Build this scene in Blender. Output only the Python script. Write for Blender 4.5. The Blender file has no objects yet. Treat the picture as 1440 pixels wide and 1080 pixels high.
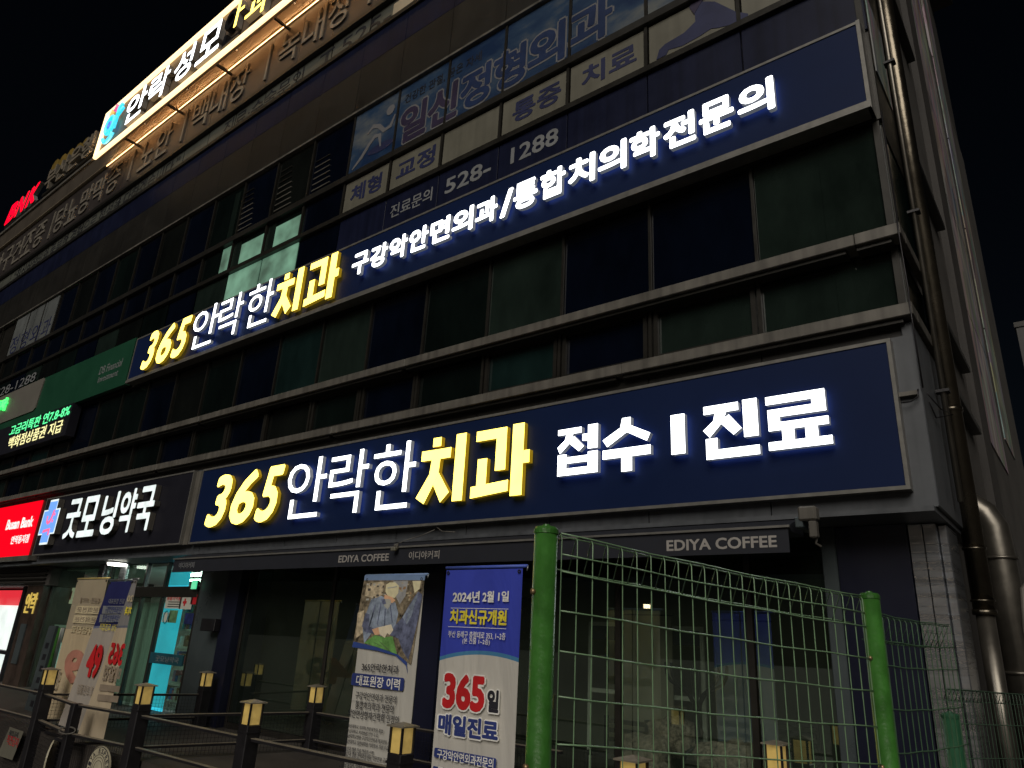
import bpy, bmesh, math, random
from mathutils import Vector, Matrix
random.seed(7)
S = bpy.context.scene
COL = S.collection
EYE = 2.45            # eye height above the street; the cafe terrace is a deck 0.85 m up
GZ, DZ = -2.45, -1.6

# ------------------------------------------------------------------ camera
RX = Vector((0.78531437199777, -0.1724038878172363, -0.5946076324764508))
RY = Vector((0.6168961945985635, 0.2988293016942608, 0.7281072266766287))
RZ = Vector((0.052157666968138935, -0.9386042552185786, 0.3410302477230114))
FPX = 1008.8
cam_d = bpy.data.cameras.new('camera')
cam = bpy.data.objects.new('camera', cam_d)
COL.objects.link(cam)
cam_d.sensor_width = 36.0
cam_d.lens = 36.0 * FPX / 1440.0
cam_d.clip_start = 0.05
cam_d.clip_end = 2000
M = Matrix(((RX.x, -RX.y, -RX.z), (RY.x, -RY.y, -RY.z), (RZ.x, -RZ.y, -RZ.z))).to_4x4()
M.translation = Vector((0, 0, EYE))
cam.matrix_world = M
S.camera = cam

# ------------------------------------------------------------------ night sky and the glow of the street
world = bpy.data.worlds.new("World")
S.world = world
world.use_nodes = True
wn = world.node_tree
wn.nodes.clear()
wo = wn.nodes.new('ShaderNodeOutputWorld')
bg = wn.nodes.new('ShaderNodeBackground')
sky = wn.nodes.new('ShaderNodeTexSky')
sky.sky_type = 'NISHITA'
sky.sun_disc = False
SUN_EL, SUN_AZ = math.radians(34), math.radians(158)      # azimuth measured from +Y clockwise
sky.sun_elevation = SUN_EL
sky.sun_rotation = SUN_AZ
sky.air_density = 1.0
wn.links.new(sky.outputs[0], bg.inputs[0])
wn.links.new(bg.outputs[0], wo.inputs[0])
bg.inputs[1].default_value = 0.0007
sun_d = bpy.data.lights.new('sun', 'SUN')
sun_d.energy = 1.6
sun_d.angle = math.radians(40)
sun_d.color = (1.0, 0.93, 0.83)
sun = bpy.data.objects.new('sun', sun_d)
COL.objects.link(sun)
d = Vector((math.sin(SUN_AZ) * math.cos(SUN_EL), math.cos(SUN_AZ) * math.cos(SUN_EL), math.sin(SUN_EL)))
sun.rotation_euler = d.to_track_quat('Z', 'Y').to_euler()
S.view_settings.view_transform = 'Standard'
S.view_settings.look = 'None'
S.view_settings.exposure = 0
S.view_settings.gamma = 1
S.view_settings.use_curve_mapping = False
S.cycles.use_denoising = True
S.cycles.max_bounces = 8
S.cycles.transparent_max_bounces = 16
S.cycles.caustics_reflective = False
S.cycles.caustics_refractive = False
S.cycles.sample_clamp_indirect = 3.0

# ------------------------------------------------------------------ helpers
def ray(px, py):
    v = Vector((px - 720, py - 540, FPX))
    return Vector((RX.dot(v), RY.dot(v), RZ.dot(v)))
def F(px, py, y):                     # point on the plane at depth y, heights relative to the eye
    r = ray(px, py); r *= y / r.y
    return r
def P(px, py, dist):                  # point at an optical depth
    r = ray(px, py); return r * (dist / FPX)

def new_mat(name):
    m = bpy.data.materials.new(name); m.use_nodes = True
    nt = m.node_tree
    return m, nt, nt.nodes['Principled BSDF']
def rgb(c): return (c[0], c[1], c[2], 1)
def mat(name, col, rough=0.6, metal=0.0, var=0.25, scale=3.0, bump=0.0, bscale=30, spec=0.5, stretch=(1, 1, 1), rvar=0.12, streak=0.0, coat=0.0):
    m, nt, b = new_mat(name)
    L = nt.links.new
    tc = nt.nodes.new('ShaderNodeTexCoord')
    geo = nt.nodes.new('ShaderNodeNewGeometry')
    mp = nt.nodes.new('ShaderNodeMapping'); mp.inputs['Scale'].default_value = stretch
    L(geo.outputs['Position'], mp.inputs[0])
    n = nt.nodes.new('ShaderNodeTexNoise'); n.inputs['Scale'].default_value = scale; n.inputs['Detail'].default_value = 6; n.inputs['Roughness'].default_value = 0.65
    L(mp.outputs[0], n.inputs['Vector'])
    r = nt.nodes.new('ShaderNodeMapRange'); r.inputs[1].default_value = 0.3; r.inputs[2].default_value = 0.7
    r.inputs[3].default_value = 1 - var; r.inputs[4].default_value = 1 + var
    L(n.outputs[0], r.inputs[0])
    mul = nt.nodes.new('ShaderNodeVectorMath'); mul.operation = 'SCALE'; mul.inputs[0].default_value = col[:3]
    L(r.outputs[0], mul.inputs['Scale'])
    out = mul.outputs[0]
    if streak > 0:
        mp2 = nt.nodes.new('ShaderNodeMapping'); mp2.inputs['Scale'].default_value = (9, 9, 0.35)
        L(geo.outputs['Position'], mp2.inputs[0])
        n2 = nt.nodes.new('ShaderNodeTexNoise'); n2.inputs['Scale'].default_value = 1.0; n2.inputs['Detail'].default_value = 4
        L(mp2.outputs[0], n2.inputs['Vector'])
        r2 = nt.nodes.new('ShaderNodeMapRange'); r2.inputs[1].default_value = 0.4; r2.inputs[2].default_value = 0.75
        r2.inputs[3].default_value = 1; r2.inputs[4].default_value = 1 - streak
        L(n2.outputs[0], r2.inputs[0])
        m2 = nt.nodes.new('ShaderNodeVectorMath'); m2.operation = 'SCALE'
        L(out, m2.inputs[0]); L(r2.outputs[0], m2.inputs['Scale']); out = m2.outputs[0]
    L(out, b.inputs['Base Color'])
    rr = nt.nodes.new('ShaderNodeMapRange'); rr.inputs[3].default_value = max(0.02, rough - rvar); rr.inputs[4].default_value = min(1, rough + rvar)
    L(n.outputs[0], rr.inputs[0]); L(rr.outputs[0], b.inputs['Roughness'])
    b.inputs['Metallic'].default_value = metal
    b.inputs['Specular IOR Level'].default_value = spec
    b.inputs['Coat Weight'].default_value = coat
    b.inputs['Coat Roughness'].default_value = 0.08
    if bump > 0:
        nb = nt.nodes.new('ShaderNodeTexNoise'); nb.inputs['Scale'].default_value = bscale; nb.inputs['Detail'].default_value = 4
        L(mp.outputs[0], nb.inputs['Vector'])
        bp = nt.nodes.new('ShaderNodeBump'); bp.inputs['Strength'].default_value = bump; bp.inputs['Distance'].default_value = 0.02
        L(nb.outputs[0], bp.inputs['Height']); L(bp.outputs[0], b.inputs['Normal'])
    return m
def emit(name, col, strength, base=(0.5, 0.5, 0.5), var=0.0, vscale=4.0):
    m, nt, b = new_mat(name)
    b.inputs['Base Color'].default_value = rgb(base)
    b.inputs['Emission Color'].default_value = rgb(col)
    b.inputs['Emission Strength'].default_value = strength
    b.inputs['Roughness'].default_value = 0.4
    if var > 0:
        geo = nt.nodes.new('ShaderNodeNewGeometry')
        n = nt.nodes.new('ShaderNodeTexNoise'); n.inputs['Scale'].default_value = vscale; n.inputs['Detail'].default_value = 3
        nt.links.new(geo.outputs['Position'], n.inputs['Vector'])
        r = nt.nodes.new('ShaderNodeMapRange'); r.inputs[1].default_value = 0.3; r.inputs[2].default_value = 0.7
        r.inputs[3].default_value = strength * (1 - var); r.inputs[4].default_value = strength * (1 + var)
        nt.links.new(n.outputs[0], r.inputs[0]); nt.links.new(r.outputs[0], b.inputs['Emission Strength'])
    return m
def glass(name, tint, trans=(0.8, 0.85, 0.82), ior=1.6, rough=0.01, veil=(.13, .16, .12)):
    m, nt, b = new_mat(name)
    nt.nodes.remove(b)
    out = nt.nodes['Material Output']
    tr = nt.nodes.new('ShaderNodeBsdfTransparent'); tr.inputs[0].default_value = rgb(trans)
    gl = nt.nodes.new('ShaderNodeBsdfGlossy'); gl.inputs[0].default_value = rgb(tint); gl.inputs['Roughness'].default_value = rough
    fr = nt.nodes.new('ShaderNodeFresnel'); fr.inputs[0].default_value = ior
    mx = nt.nodes.new('ShaderNodeMixShader')
    gm = nt.nodes.new('ShaderNodeNewGeometry')
    iv = nt.nodes.new('ShaderNodeMath'); iv.operation = 'SUBTRACT'; iv.inputs[0].default_value = 1
    nt.links.new(gm.outputs['Backfacing'], iv.inputs[1])
    ml = nt.nodes.new('ShaderNodeMath'); ml.operation = 'MULTIPLY'
    nt.links.new(fr.outputs[0], ml.inputs[0]); nt.links.new(iv.outputs[0], ml.inputs[1])
    nt.links.new(ml.outputs[0], mx.inputs[0]); nt.links.new(tr.outputs[0], mx.inputs[1]); nt.links.new(gl.outputs[0], mx.inputs[2])
    # a thin pale film put in for the faint light behind the pane
    df = nt.nodes.new('ShaderNodeBsdfDiffuse'); df.inputs[0].default_value = rgb(veil)
    dn = nt.nodes.new('ShaderNodeTexNoise'); dn.inputs['Scale'].default_value = 1.2; dn.inputs['Detail'].default_value = 7
    nt.links.new(gm.outputs['Position'], dn.inputs['Vector'])
    dr = nt.nodes.new('ShaderNodeMapRange'); dr.inputs[1].default_value = .3; dr.inputs[2].default_value = .75; dr.inputs[3].default_value = .04; dr.inputs[4].default_value = .18
    nt.links.new(dn.outputs[0], dr.inputs[0])
    m2 = nt.nodes.new('ShaderNodeMixShader')
    nt.links.new(dr.outputs[0], m2.inputs[0]); nt.links.new(mx.outputs[0], m2.inputs[1]); nt.links.new(df.outputs[0], m2.inputs[2])
    nt.links.new(m2.outputs[0], out.inputs[0])
    return m

# ------------------------------------------------------------------ object makers
WL = {}
def setp(o, **kw):
    for k, v in kw.items():
        if v is not None: o[k] = v
    return o
def link(o, loc, parent):
    COL.objects.link(o)
    WL[o.name] = Vector(loc)
    if parent is not None:
        o.parent = parent
        o.location = Vector(loc) - WL[parent.name]
    else:
        o.location = Vector(loc)
    return o
def thing(name, label, cat, loc, group=None):
    """loc is relative to the eye"""
    o = bpy.data.objects.new(name, None)
    o.empty_display_size = 0.2
    link(o, (loc[0], loc[1], loc[2] + EYE), None)
    return setp(o, label=label, category=cat, group=group)
def meshobj(name, verts, faces, mats, parent=None, fmi=None, smooth=False, **kw):
    me = bpy.data.meshes.new(name)
    vs = [Vector(v) for v in verts]
    c = sum(vs, Vector()) / len(vs)
    me.from_pydata([tuple(v - c) for v in vs], [], faces)
    for m in (mats if isinstance(mats, (list, tuple)) else [mats]): me.materials.append(m)
    if fmi:
        for p, i in zip(me.polygons, fmi): p.material_index = i
    if smooth:
        for p in me.polygons: p.use_smooth = True
    me.update()
    o = bpy.data.objects.new(name, me)
    link(o, (c.x, c.y, c.z + EYE), parent)
    return setp(o, **kw)
BOXC = {}
BF = [(0, 3, 2, 1), (4, 5, 6, 7), (0, 1, 5, 4), (1, 2, 6, 5), (2, 3, 7, 6), (3, 0, 4, 7)]
def box(name, x0, x1, y0, y1, z0, z1, m, parent=None, bev=0.0, **kw):
    dx, dy, dz = abs(x1 - x0), abs(y1 - y0), abs(z1 - z0)
    key = (round(dx, 3), round(dy, 3), round(dz, 3), m.name, bev)
    me = BOXC.get(key)
    if me is None:
        me = bpy.data.meshes.new(name)
        a, b, c = dx / 2, dy / 2, dz / 2
        me.from_pydata([(-a, -b, -c), (a, -b, -c), (a, b, -c), (-a, b, -c), (-a, -b, c), (a, -b, c), (a, b, c), (-a, b, c)], [], BF)
        if bev > 0:
            bm = bmesh.new(); bm.from_mesh(me)
            bmesh.ops.bevel(bm, geom=bm.edges[:], offset=bev, segments=1, affect='EDGES')
            bm.to_mesh(me); bm.free()
        me.materials.append(m); BOXC[key] = me
    o = bpy.data.objects.new(name, me)
    link(o, ((x0 + x1) / 2, (y0 + y1) / 2, (z0 + z1) / 2 + EYE), parent)
    return setp(o, **kw)
def tube_geo(pts, r, n=6, closed=False):
    pts = [Vector(p) for p in pts]; V = []; Fc = []
    N = len(pts); up0 = None
    for i, p in enumerate(pts):
        if closed: t = pts[(i + 1) % N] - pts[i - 1]
        elif i == 0: t = pts[1] - pts[0]
        elif i == N - 1: t = pts[-1] - pts[-2]
        else: t = (pts[i + 1] - p).normalized() + (p - pts[i - 1]).normalized()
        t.normalize()
        if up0 is None: up0 = Vector((0, 0, 1)) if abs(t.z) < 0.9 else Vector((1, 0, 0))
        a = t.cross(up0)
        if a.length < 1e-4: a = t.orthogonal()
        a.normalize(); b = t.cross(a).normalized(); up0 = -b if (-b).dot(up0) > 0 else b
        rr = r[i] if isinstance(r, (list, tuple)) else r
        for k in range(n):
            an = 2 * math.pi * (k + .5) / n
            V.append(p + a * math.cos(an) * rr + up0 * math.sin(an) * rr)
    for i in range(N if closed else N - 1):
        j = (i + 1) % N
        for k in range(n):
            k2 = (k + 1) % n
            Fc.append((i * n + k, i * n + k2, j * n + k2, j * n + k))
    if not closed:
        Fc.append(tuple(range(n))[::-1]); Fc.append(tuple((N - 1) * n + k for k in range(n)))
    return V, Fc
def tube(name, pts, r, m, parent=None, n=8, closed=False, smooth=True, **kw):
    V, Fc = tube_geo(pts, r, n, closed)
    return meshobj(name, V, Fc, m, parent, smooth=smooth and n > 4, **kw)
def joined_tubes(name, lines, r, m, parent=None, n=4, **kw):
    V = []; Fc = []
    for l in lines:
        v, f = tube_geo(l, r, n); o = len(V); V += v; Fc += [tuple(i + o for i in q) for q in f]
    return meshobj(name, V, Fc, m, parent, **kw)
def prism(name, xz, y0, y1, mats, parent=None, fmi=None, **kw):
    """polygon in the facade plane, extruded in depth (y0 = front)"""
    n = len(xz)
    A = sum(xz[i][0] * xz[(i + 1) % n][1] - xz[(i + 1) % n][0] * xz[i][1] for i in range(n))
    if A < 0: xz = xz[::-1]
    V = [(x, y0, z) for x, z in xz] + [(x, y1, z) for x, z in xz]
    Fc = [tuple(range(n)), tuple(range(2 * n - 1, n - 1, -1))]
    for i in range(n):
        j = (i + 1) % n; Fc.append((i, n + i, n + j, j))
    return meshobj(name, V, Fc, mats, parent, fmi=(fmi or None), **kw)
def px_prism(name, pts, y0, th, m, parent=None, **kw):
    q = [F(a, b, y0) for a, b in pts]
    return prism(name, [(p.x, p.z) for p in q], y0, y0 + th, m, parent, **kw)

TXT = {}
def text_raw(body, w, shear, res=3):
    key = (body, w, shear, res)
    if key in TXT: return TXT[key]
    if 'o' not in TXT:
        TXT['o'] = bpy.data.objects.new('lettering', bpy.data.curves.new('lettering', 'FONT'))
    o = TXT['o']; cu = o.data
    cu.body = body; cu.offset = w; cu.shear = shear; cu.extrude = 0.5; cu.resolution_u = res
    me = o.to_mesh()
    vs = [v.co.copy() for v in me.vertices]; fs = [tuple(p.vertices) for p in me.polygons]
    nz = [p.normal.z for p in me.polygons]
    o.to_mesh_clear()
    TXT[key] = (vs, fs, nz); return TXT[key]
def text(body, x0, x1, z0, z1, y, m, parent=None, depth=0.002, w=0.0, shear=0.0, side=None, back=None, name='lettering', mirror=False, tf=None, res=3, **kw):
    """lettering fitted into a rectangle of the facade plane; y is the front"""
    vs, fs, nz = text_raw(body, 0.0 if w > .012 else w, shear, res)
    if w > .012:                       # heavier weight: the outline spread in eight directions, each copy a hair behind the last
        V9 = []; F9 = []; N9 = []
        for k in range(8):
            dx, dy = w * math.cos(k * math.pi / 4 + .39), w * math.sin(k * math.pi / 4 + .39)
            o = len(V9); dz = -k * min(.00012 / depth, .08)
            V9 += [Vector((v.x + dx, v.y + dy, v.z + dz)) for v in vs]; F9 += [tuple(i + o for i in f) for f in fs]; N9 += nz
        vs, fs, nz = V9, F9, N9
    ax = min(v.x for v in vs); bx = max(v.x for v in vs); az = min(v.y for v in vs); bz = max(v.y for v in vs)
    V = []
    for v in vs:
        u = (v.x - ax) / (bx - ax)
        if mirror: u = 1 - u
        x = x0 + (x1 - x0) * u; z = z0 + (z1 - z0) * (v.y - az) / (bz - az)
        yy = y + (0.5 - v.z) * depth
        V.append((x, yy, z) if tf is None else tf(x, yy, z))
    if mirror: fs = [f[::-1] for f in fs]
    mats = [m, side or m, back or side or m]
    fmi = [0 if n > .5 else (2 if n < -.5 else 1) for n in nz]
    return meshobj(name, V, fs, mats, parent, fmi=fmi, **kw)
def ptext(body, bl, tr, y, m, parent=None, **kw):
    a = F(bl[0], bl[1], y); b = F(tr[0], tr[1], y)
    return text(body, a.x, b.x, a.z, b.z, y, m, parent, **kw)

# ------------------------------------------------------------------ materials
M_ledge = mat('weathered_beige_aluminium', (0.150, 0.140, 0.122), 0.5, 0.1, 0.25, 2.0, streak=0.5)
M_frame = mat('dark_window_aluminium', (0.028, 0.026, 0.022), 0.35, 0.3, 0.2, 4)
M_panel = mat('grey_brown_panel', (0.020, 0.0185, 0.016), 0.42, 0.1, 0.18, 1.5, streak=0.3)
M_panel_b = mat('grey_brown_panel_lighter', (0.022, 0.0205, 0.0175), 0.42, 0.1, 0.18, 1.5, streak=0.3)
M_greybox = mat('grey_painted_steel', (0.10, 0.108, 0.12), 0.45, 0.1, 0.15, 2, streak=0.3)
M_navyp = mat('navy_panel', (0.010, 0.013, 0.036), 0.4, 0.0, 0.2, 1.3, spec=.2, streak=0.35)
M_core = mat('dark_concrete', (0.07, 0.065, 0.06), 0.8, 0, 0.3, 1.0, bump=0.2)
M_side = mat('side_wall_render', (0.045, 0.041, 0.038), 0.7, 0, 0.25, 0.8, streak=0.35, bump=0.1)
def pane(name, c, r=0.06): return mat(name, c, r, 0.0, 0.5, 0.9, spec=0.6, rvar=0.04, stretch=(1, 1, .5))
M_g = [pane('black_green_glass', (0.004, 0.007, 0.006)), pane('black_blue_glass', (0.002, 0.0035, 0.009)), pane('grey_green_glass', (0.013, 0.021, 0.017)), pane('smoky_glass', (0.006, 0.007, 0.006)), pane('teal_dark_glass', (0.007, 0.017, 0.016))]
M_litw = emit('lit_room_behind_frosted_glass', (0.30, 0.62, 0.42), 0.30, (0.1, 0.15, 0.12), 0.7, 1.6)
M_signnavy = mat('navy_sign_face', (0.008, 0.018, 0.066), 0.5, 0.0, 0.08, 0.8, spec=0.12)
M_signblack = mat('black_sign_face', (0.018, 0.018, 0.026), 0.35, 0.0, 0.1, 2)
M_signframe = mat('sign_edge_aluminium', (0.21, 0.205, 0.19), 0.4, 0.3, 0.15, 6, streak=.2)
E_white = emit('lit_white_acrylic', (0.93, 0.96, 1.0), 4.2)
E_yellow = emit('lit_yellow_acrylic', (1.0, 0.76, 0.12), 3.9, (0.8, 0.6, 0.1), 0.12, 2.0)
E_yside = emit('yellow_acrylic_side', (1.0, 0.62, 0.02), 0.16, (0.7, 0.45, 0.02))
E_wside = emit('white_letter_return', (0.75, 0.85, 1.0), 0.10, (0.45, 0.45, 0.46), .2, 5)
E_wback = emit('blue_white_backlight', (0.35, 0.5, 1.0), 2.2)
E_yback = emit('yellow_backlight', (1.0, 0.6, 0.05), 1.2)
M_tan = mat('pale_letter_paint', (0.20, 0.18, 0.15), 0.5, 0, 0.15, 3)
M_white = mat('white_vinyl', (0.72, 0.70, 0.64), 0.5, 0, 0.12, 3)
M_film = mat('cream_window_film', (0.165, 0.158, 0.125), 0.45, 0, 0.12, 1.2, streak=.2)
M_navyink = mat('navy_vinyl', (0.02, 0.025, 0.08), 0.5, 0, 0.2, 3)
M_blackink = mat('black_vinyl', (0.015, 0.015, 0.02), 0.5, 0, 0.2, 3)
M_silver = mat('silver_vinyl', (0.26, 0.27, 0.28), 0.4, 0.1, 0.15, 3)
M_steel = mat('stainless_steel', (0.32, 0.335, 0.36), 0.28, 0.85, 0.25, 2, bump=0.3, bscale=1.5, stretch=(.25, .25, 9), rvar=.1)
M_duct = mat('spiral_duct_steel', (0.15, 0.13, 0.10), 0.26, 0.95, 0.2, 3, bump=0.35, bscale=5, rvar=.08)
M_duct2 = mat('dull_duct_steel', (0.19, 0.175, 0.15), 0.36, 0.85, 0.2, 3, bump=0.25, bscale=4)
M_green = mat('green_powder_coat', (0.05, 0.19, 0.03), 0.38, 0.0, 0.32, 11, streak=.35, bump=0.12, bscale=60, coat=0.3)
M_wire = mat('green_coated_wire', (0.20, 0.34, 0.19), 0.35, 0.0, 0.25, 12, coat=0.3)
M_bolt = mat('rusty_bolt', (0.35, 0.25, 0.14), 0.4, 0.7, 0.3, 20)
M_black = mat('black_painted_steel', (0.018, 0.017, 0.02), 0.42, 0.2, 0.3, 6, bump=.08)
M_railtop = mat('worn_rail_cap', (0.26, 0.23, 0.18), 0.42, 0.3, 0.25, 5)
M_lampw = emit('frosted_lamp_pane', (1.0, 0.68, 0.20), 0.20, (0.5, 0.36, 0.10), 0.25, 14)
M_awn = mat('black_navy_awning_cloth', (0.012, 0.014, 0.022), 0.75, 0, 0.15, 6, bump=0.1, bscale=200)
M_shopglass = glass('shop_glass', (0.85, 1.0, 0.9), (0.84, 0.9, 0.86), 3.2, veil=(.07, .09, .07))
M_pharmglass = glass('pharmacy_glass', (0.85, 1.0, 0.95), (0.75, 0.85, 0.8), 1.5)
M_ground = mat('granite_paving', (0.06, 0.056, 0.05), 0.6, 0, 0.3, 1.5, bump=0.3, bscale=12)
M_goldseam = mat('brushed_trim', (0.5, 0.42, 0.30), 0.35, 0.6, 0.1, 4)

def sky_film():
    m, nt, b = new_mat('printed_sky_film')
    geo = nt.nodes.new('ShaderNodeNewGeometry')
    mp = nt.nodes.new('ShaderNodeMapping'); mp.inputs['Scale'].default_value = (0.55, 1, 1.1)
    n = nt.nodes.new('ShaderNodeTexNoise'); n.inputs['Scale'].default_value = 1.3; n.inputs['Detail'].default_value = 8; n.inputs['Roughness'].default_value = .6
    cr = nt.nodes.new('ShaderNodeValToRGB')
    e = cr.color_ramp.elements
    e[0].position = 0.36; e[0].color = (0.008, 0.028, 0.085, 1)
    e[1].position = 0.70; e[1].color = (0.17, 0.18, 0.17, 1)
    k = cr.color_ramp.elements.new(0.5); k.color = (0.028, 0.06, 0.12, 1)
    L = nt.links.new
    L(geo.outputs['Position'], mp.inputs[0]); L(mp.outputs[0], n.inputs['Vector']); L(n.outputs[0], cr.inputs[0]); L(cr.outputs[0], b.inputs['Base Color'])
    b.inputs['Roughness'].default_value = 0.4
    return m
M_skyfilm = sky_film()
def mural(name, c1, c2, c3, sc):
    m, nt, b = new_mat(name)
    geo = nt.nodes.new('ShaderNodeNewGeometry')
    mp = nt.nodes.new('ShaderNodeMapping'); mp.inputs['Scale'].default_value = (1, 1.1, 0.35)
    n = nt.nodes.new('ShaderNodeTexNoise'); n.inputs['Scale'].default_value = sc; n.inputs['Detail'].default_value = 9; n.inputs['Distortion'].default_value = 2.2
    w = nt.nodes.new('ShaderNodeTexVoronoi'); w.inputs['Scale'].default_value = sc * 2.5
    cr = nt.nodes.new('ShaderNodeValToRGB'); e = cr.color_ramp.elements
    e[0].position = .38; e[0].color = rgb(c1); e[1].position = .62; e[1].color = rgb(c3)
    k = e.new(.5); k.color = rgb(c2)
    mx = nt.nodes.new('ShaderNodeMixRGB'); mx.inputs[0].default_value = .35
    L = nt.links.new
    L(geo.outputs['Position'], mp.inputs[0]); L(mp.outputs[0], n.inputs['Vector']); L(mp.outputs[0], w.inputs['Vector'])
    L(n.outputs[0], cr.inputs[0]); L(cr.outputs[0], mx.inputs[1]); L(w.outputs['Color'], mx.inputs[2])
    hs = nt.nodes.new('ShaderNodeHueSaturation'); hs.inputs['Saturation'].default_value = .5; hs.inputs['Value'].default_value = .75
    L(mx.outputs[0], hs.inputs['Color']); L(hs.outputs[0], b.inputs['Base Color'])
    b.inputs['Roughness'].default_value = .5
    return m

# ------------------------------------------------------------------ ground
box('ground', -400, 400, -300, 400, -2.8, GZ, M_ground, kind='structure')
box('terrace', -60, -2.2, 5.06, 12.2, GZ + .001, DZ, mat('terrace_deck', (0.05, 0.042, 0.036), .7, 0, .3, 2, bump=.2), kind='structure')
box('pavement', -2.199, -1.3, 7.5, 12.2, GZ + .001, DZ, M_ground, kind='structure')
XR = -0.97            # the building's right-hand corner
XL = -47.0
MOD = 1.345
def mx(k): return -2.42 - MOD * k      # mullion grid

# ------------------------------------------------------------------ the building
B = thing('office_building', 'dark multi-storey commercial building with glass bands, metal ledges and panels, carrying all the signs', 'building', (-20, 7.7, -1.6))
box('core_wall', XL, XR - .12, 7.42, 24, 1.32, 15.6, M_core, B)
box('soffit', XL, XR - .03, 7.04, 9.0, 1.27, 1.315, M_greybox, B)
nW = 34
# lower fascia box behind the ground floor signs, panel by panel
xs = [XR] + [mx(k) for k in range(0, nW) if mx(k) < XR - .3]
def row(name, z0, z1, y0, y1, mats, gap=0.012, xs=xs, **kw):
    for i in range(len(xs) - 1):
        m = mats[i % len(mats)] if isinstance(mats, list) else mats
        box(name, xs[i + 1] + gap / 2, xs[i] - gap / 2, y0, y1, z0, z1, m, B, **kw)
row('fascia_panel', 1.318, 2.95, 7.12, 7.40, M_greybox)
row('wall_panel', 2.955, 3.09, 7.16, 7.40, [M_panel, M_panel_b])
box('backing_wall', XL, XR - .02, 7.30, 7.41, 3.09, 15.5, M_frame, B)
# floor 2: small panes, ledges, tall panes
rng = random.Random(3)
def panes(name, z0, z1, y, choose, gap=0.05, xs=xs, thick=0.02, sash=None):
    for i in range(len(xs) - 1):
        m = choose(i)
        if m is None: continue
        a, b = xs[i + 1] + gap / 2, xs[i] - gap / 2
        tilt = rng.uniform(-.004, .004)
        box(name, a, b, y + tilt, y + tilt + thick, z0, z1, m, B)
        if sash and sash(i):
            s = 0.055
            V = []; Fc = []
            for (p0, p1, q0, q1) in ((a + .02, b - .02, z0 + .02, z0 + .02 + s), (a + .02, b - .02, z1 - .02 - s, z1 - .02), (a + .02, a + .02 + s, z0 + .0751, z1 - .0751), (b - .02 - s, b - .02, z0 + .0751, z1 - .0751)):
                o = len(V)
                V += [(p0, y - .05, q0), (p1, y - .05, q0), (p1, y - .006, q0), (p0, y - .006, q0), (p0, y - .05, q1), (p1, y - .05, q1), (p1, y - .006, q1), (p0, y - .006, q1)]
                Fc += [tuple(k + o for k in f) for f in BF]
            meshobj('window_sash', V, Fc, M_frame, B)
seq2 = [2, 1, 1, 2, 0, 1, 2, 4, 1, 0, 3, 1, 0, 0, 1, 3, 4, 1, 0, 0, 3, 1, 3, 0, 3, 3, 1, 0, 3, 0, 3, 0, 3, 0]
panes('small_window_pane', 3.27, 3.97, 7.265, lambda i: M_g[seq2[(i * 2 + 1) % 34] if i else 2], sash=lambda i: i in (1, 2, 3, 5, 6, 8, 9))
panes('tall_window_pane', 4.13, 5.50, 7.262, lambda i: M_g[seq2[i % 34]])
for k in range(0, nW):
    x = mx(k)
    if x < XL + 1: continue
    box('mullion', x - .022, x + .022, 7.205, 7.262, 3.235, 3.965, M_frame, B)
    box('mullion', x - .018, x + .018, 7.225, 7.262, 4.105, 5.50, M_frame, B)
box('corner_glass_strip', -1.66, -1.072, 7.252, 7.258, 4.13, 5.50, M_g[2], B)
box('corner_glass_strip', -1.62, -1.072, 7.252, 7.258, 3.27, 3.96, M_g[2], B)
# ledges (front run, jointed where two lengths meet, with a return along the side)
def ledge(z0, z1, proj, joints):
    js = [XL] + sorted(joints) + [XR + .045]
    for i in range(len(js) - 1):
        box('ledge', js[i] + .003, js[i + 1] - .003, proj, 7.23, z0, z1, M_ledge, B, bev=.006)
        box('ledge_drip', js[i] + .003, js[i + 1] - .1, proj + .05, 7.22, z0 - .045, z0 - .001, M_frame, B)
    box('ledge', XR - .02, XR + .045, 7.235, 8.62, z0, z1, M_ledge, B, bev=.006)
ledge(3.105, 3.232, 7.0, [-4.05, -9.5, -15.4, -22, -30])
ledge(3.975, 4.10, 7.0, [-1.35, -7.9, -14, -21, -29])
# spandrel behind the upper sign
row('spandrel_panel', 5.52, 6.72, 7.2, 7.295, [M_frame])
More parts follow.
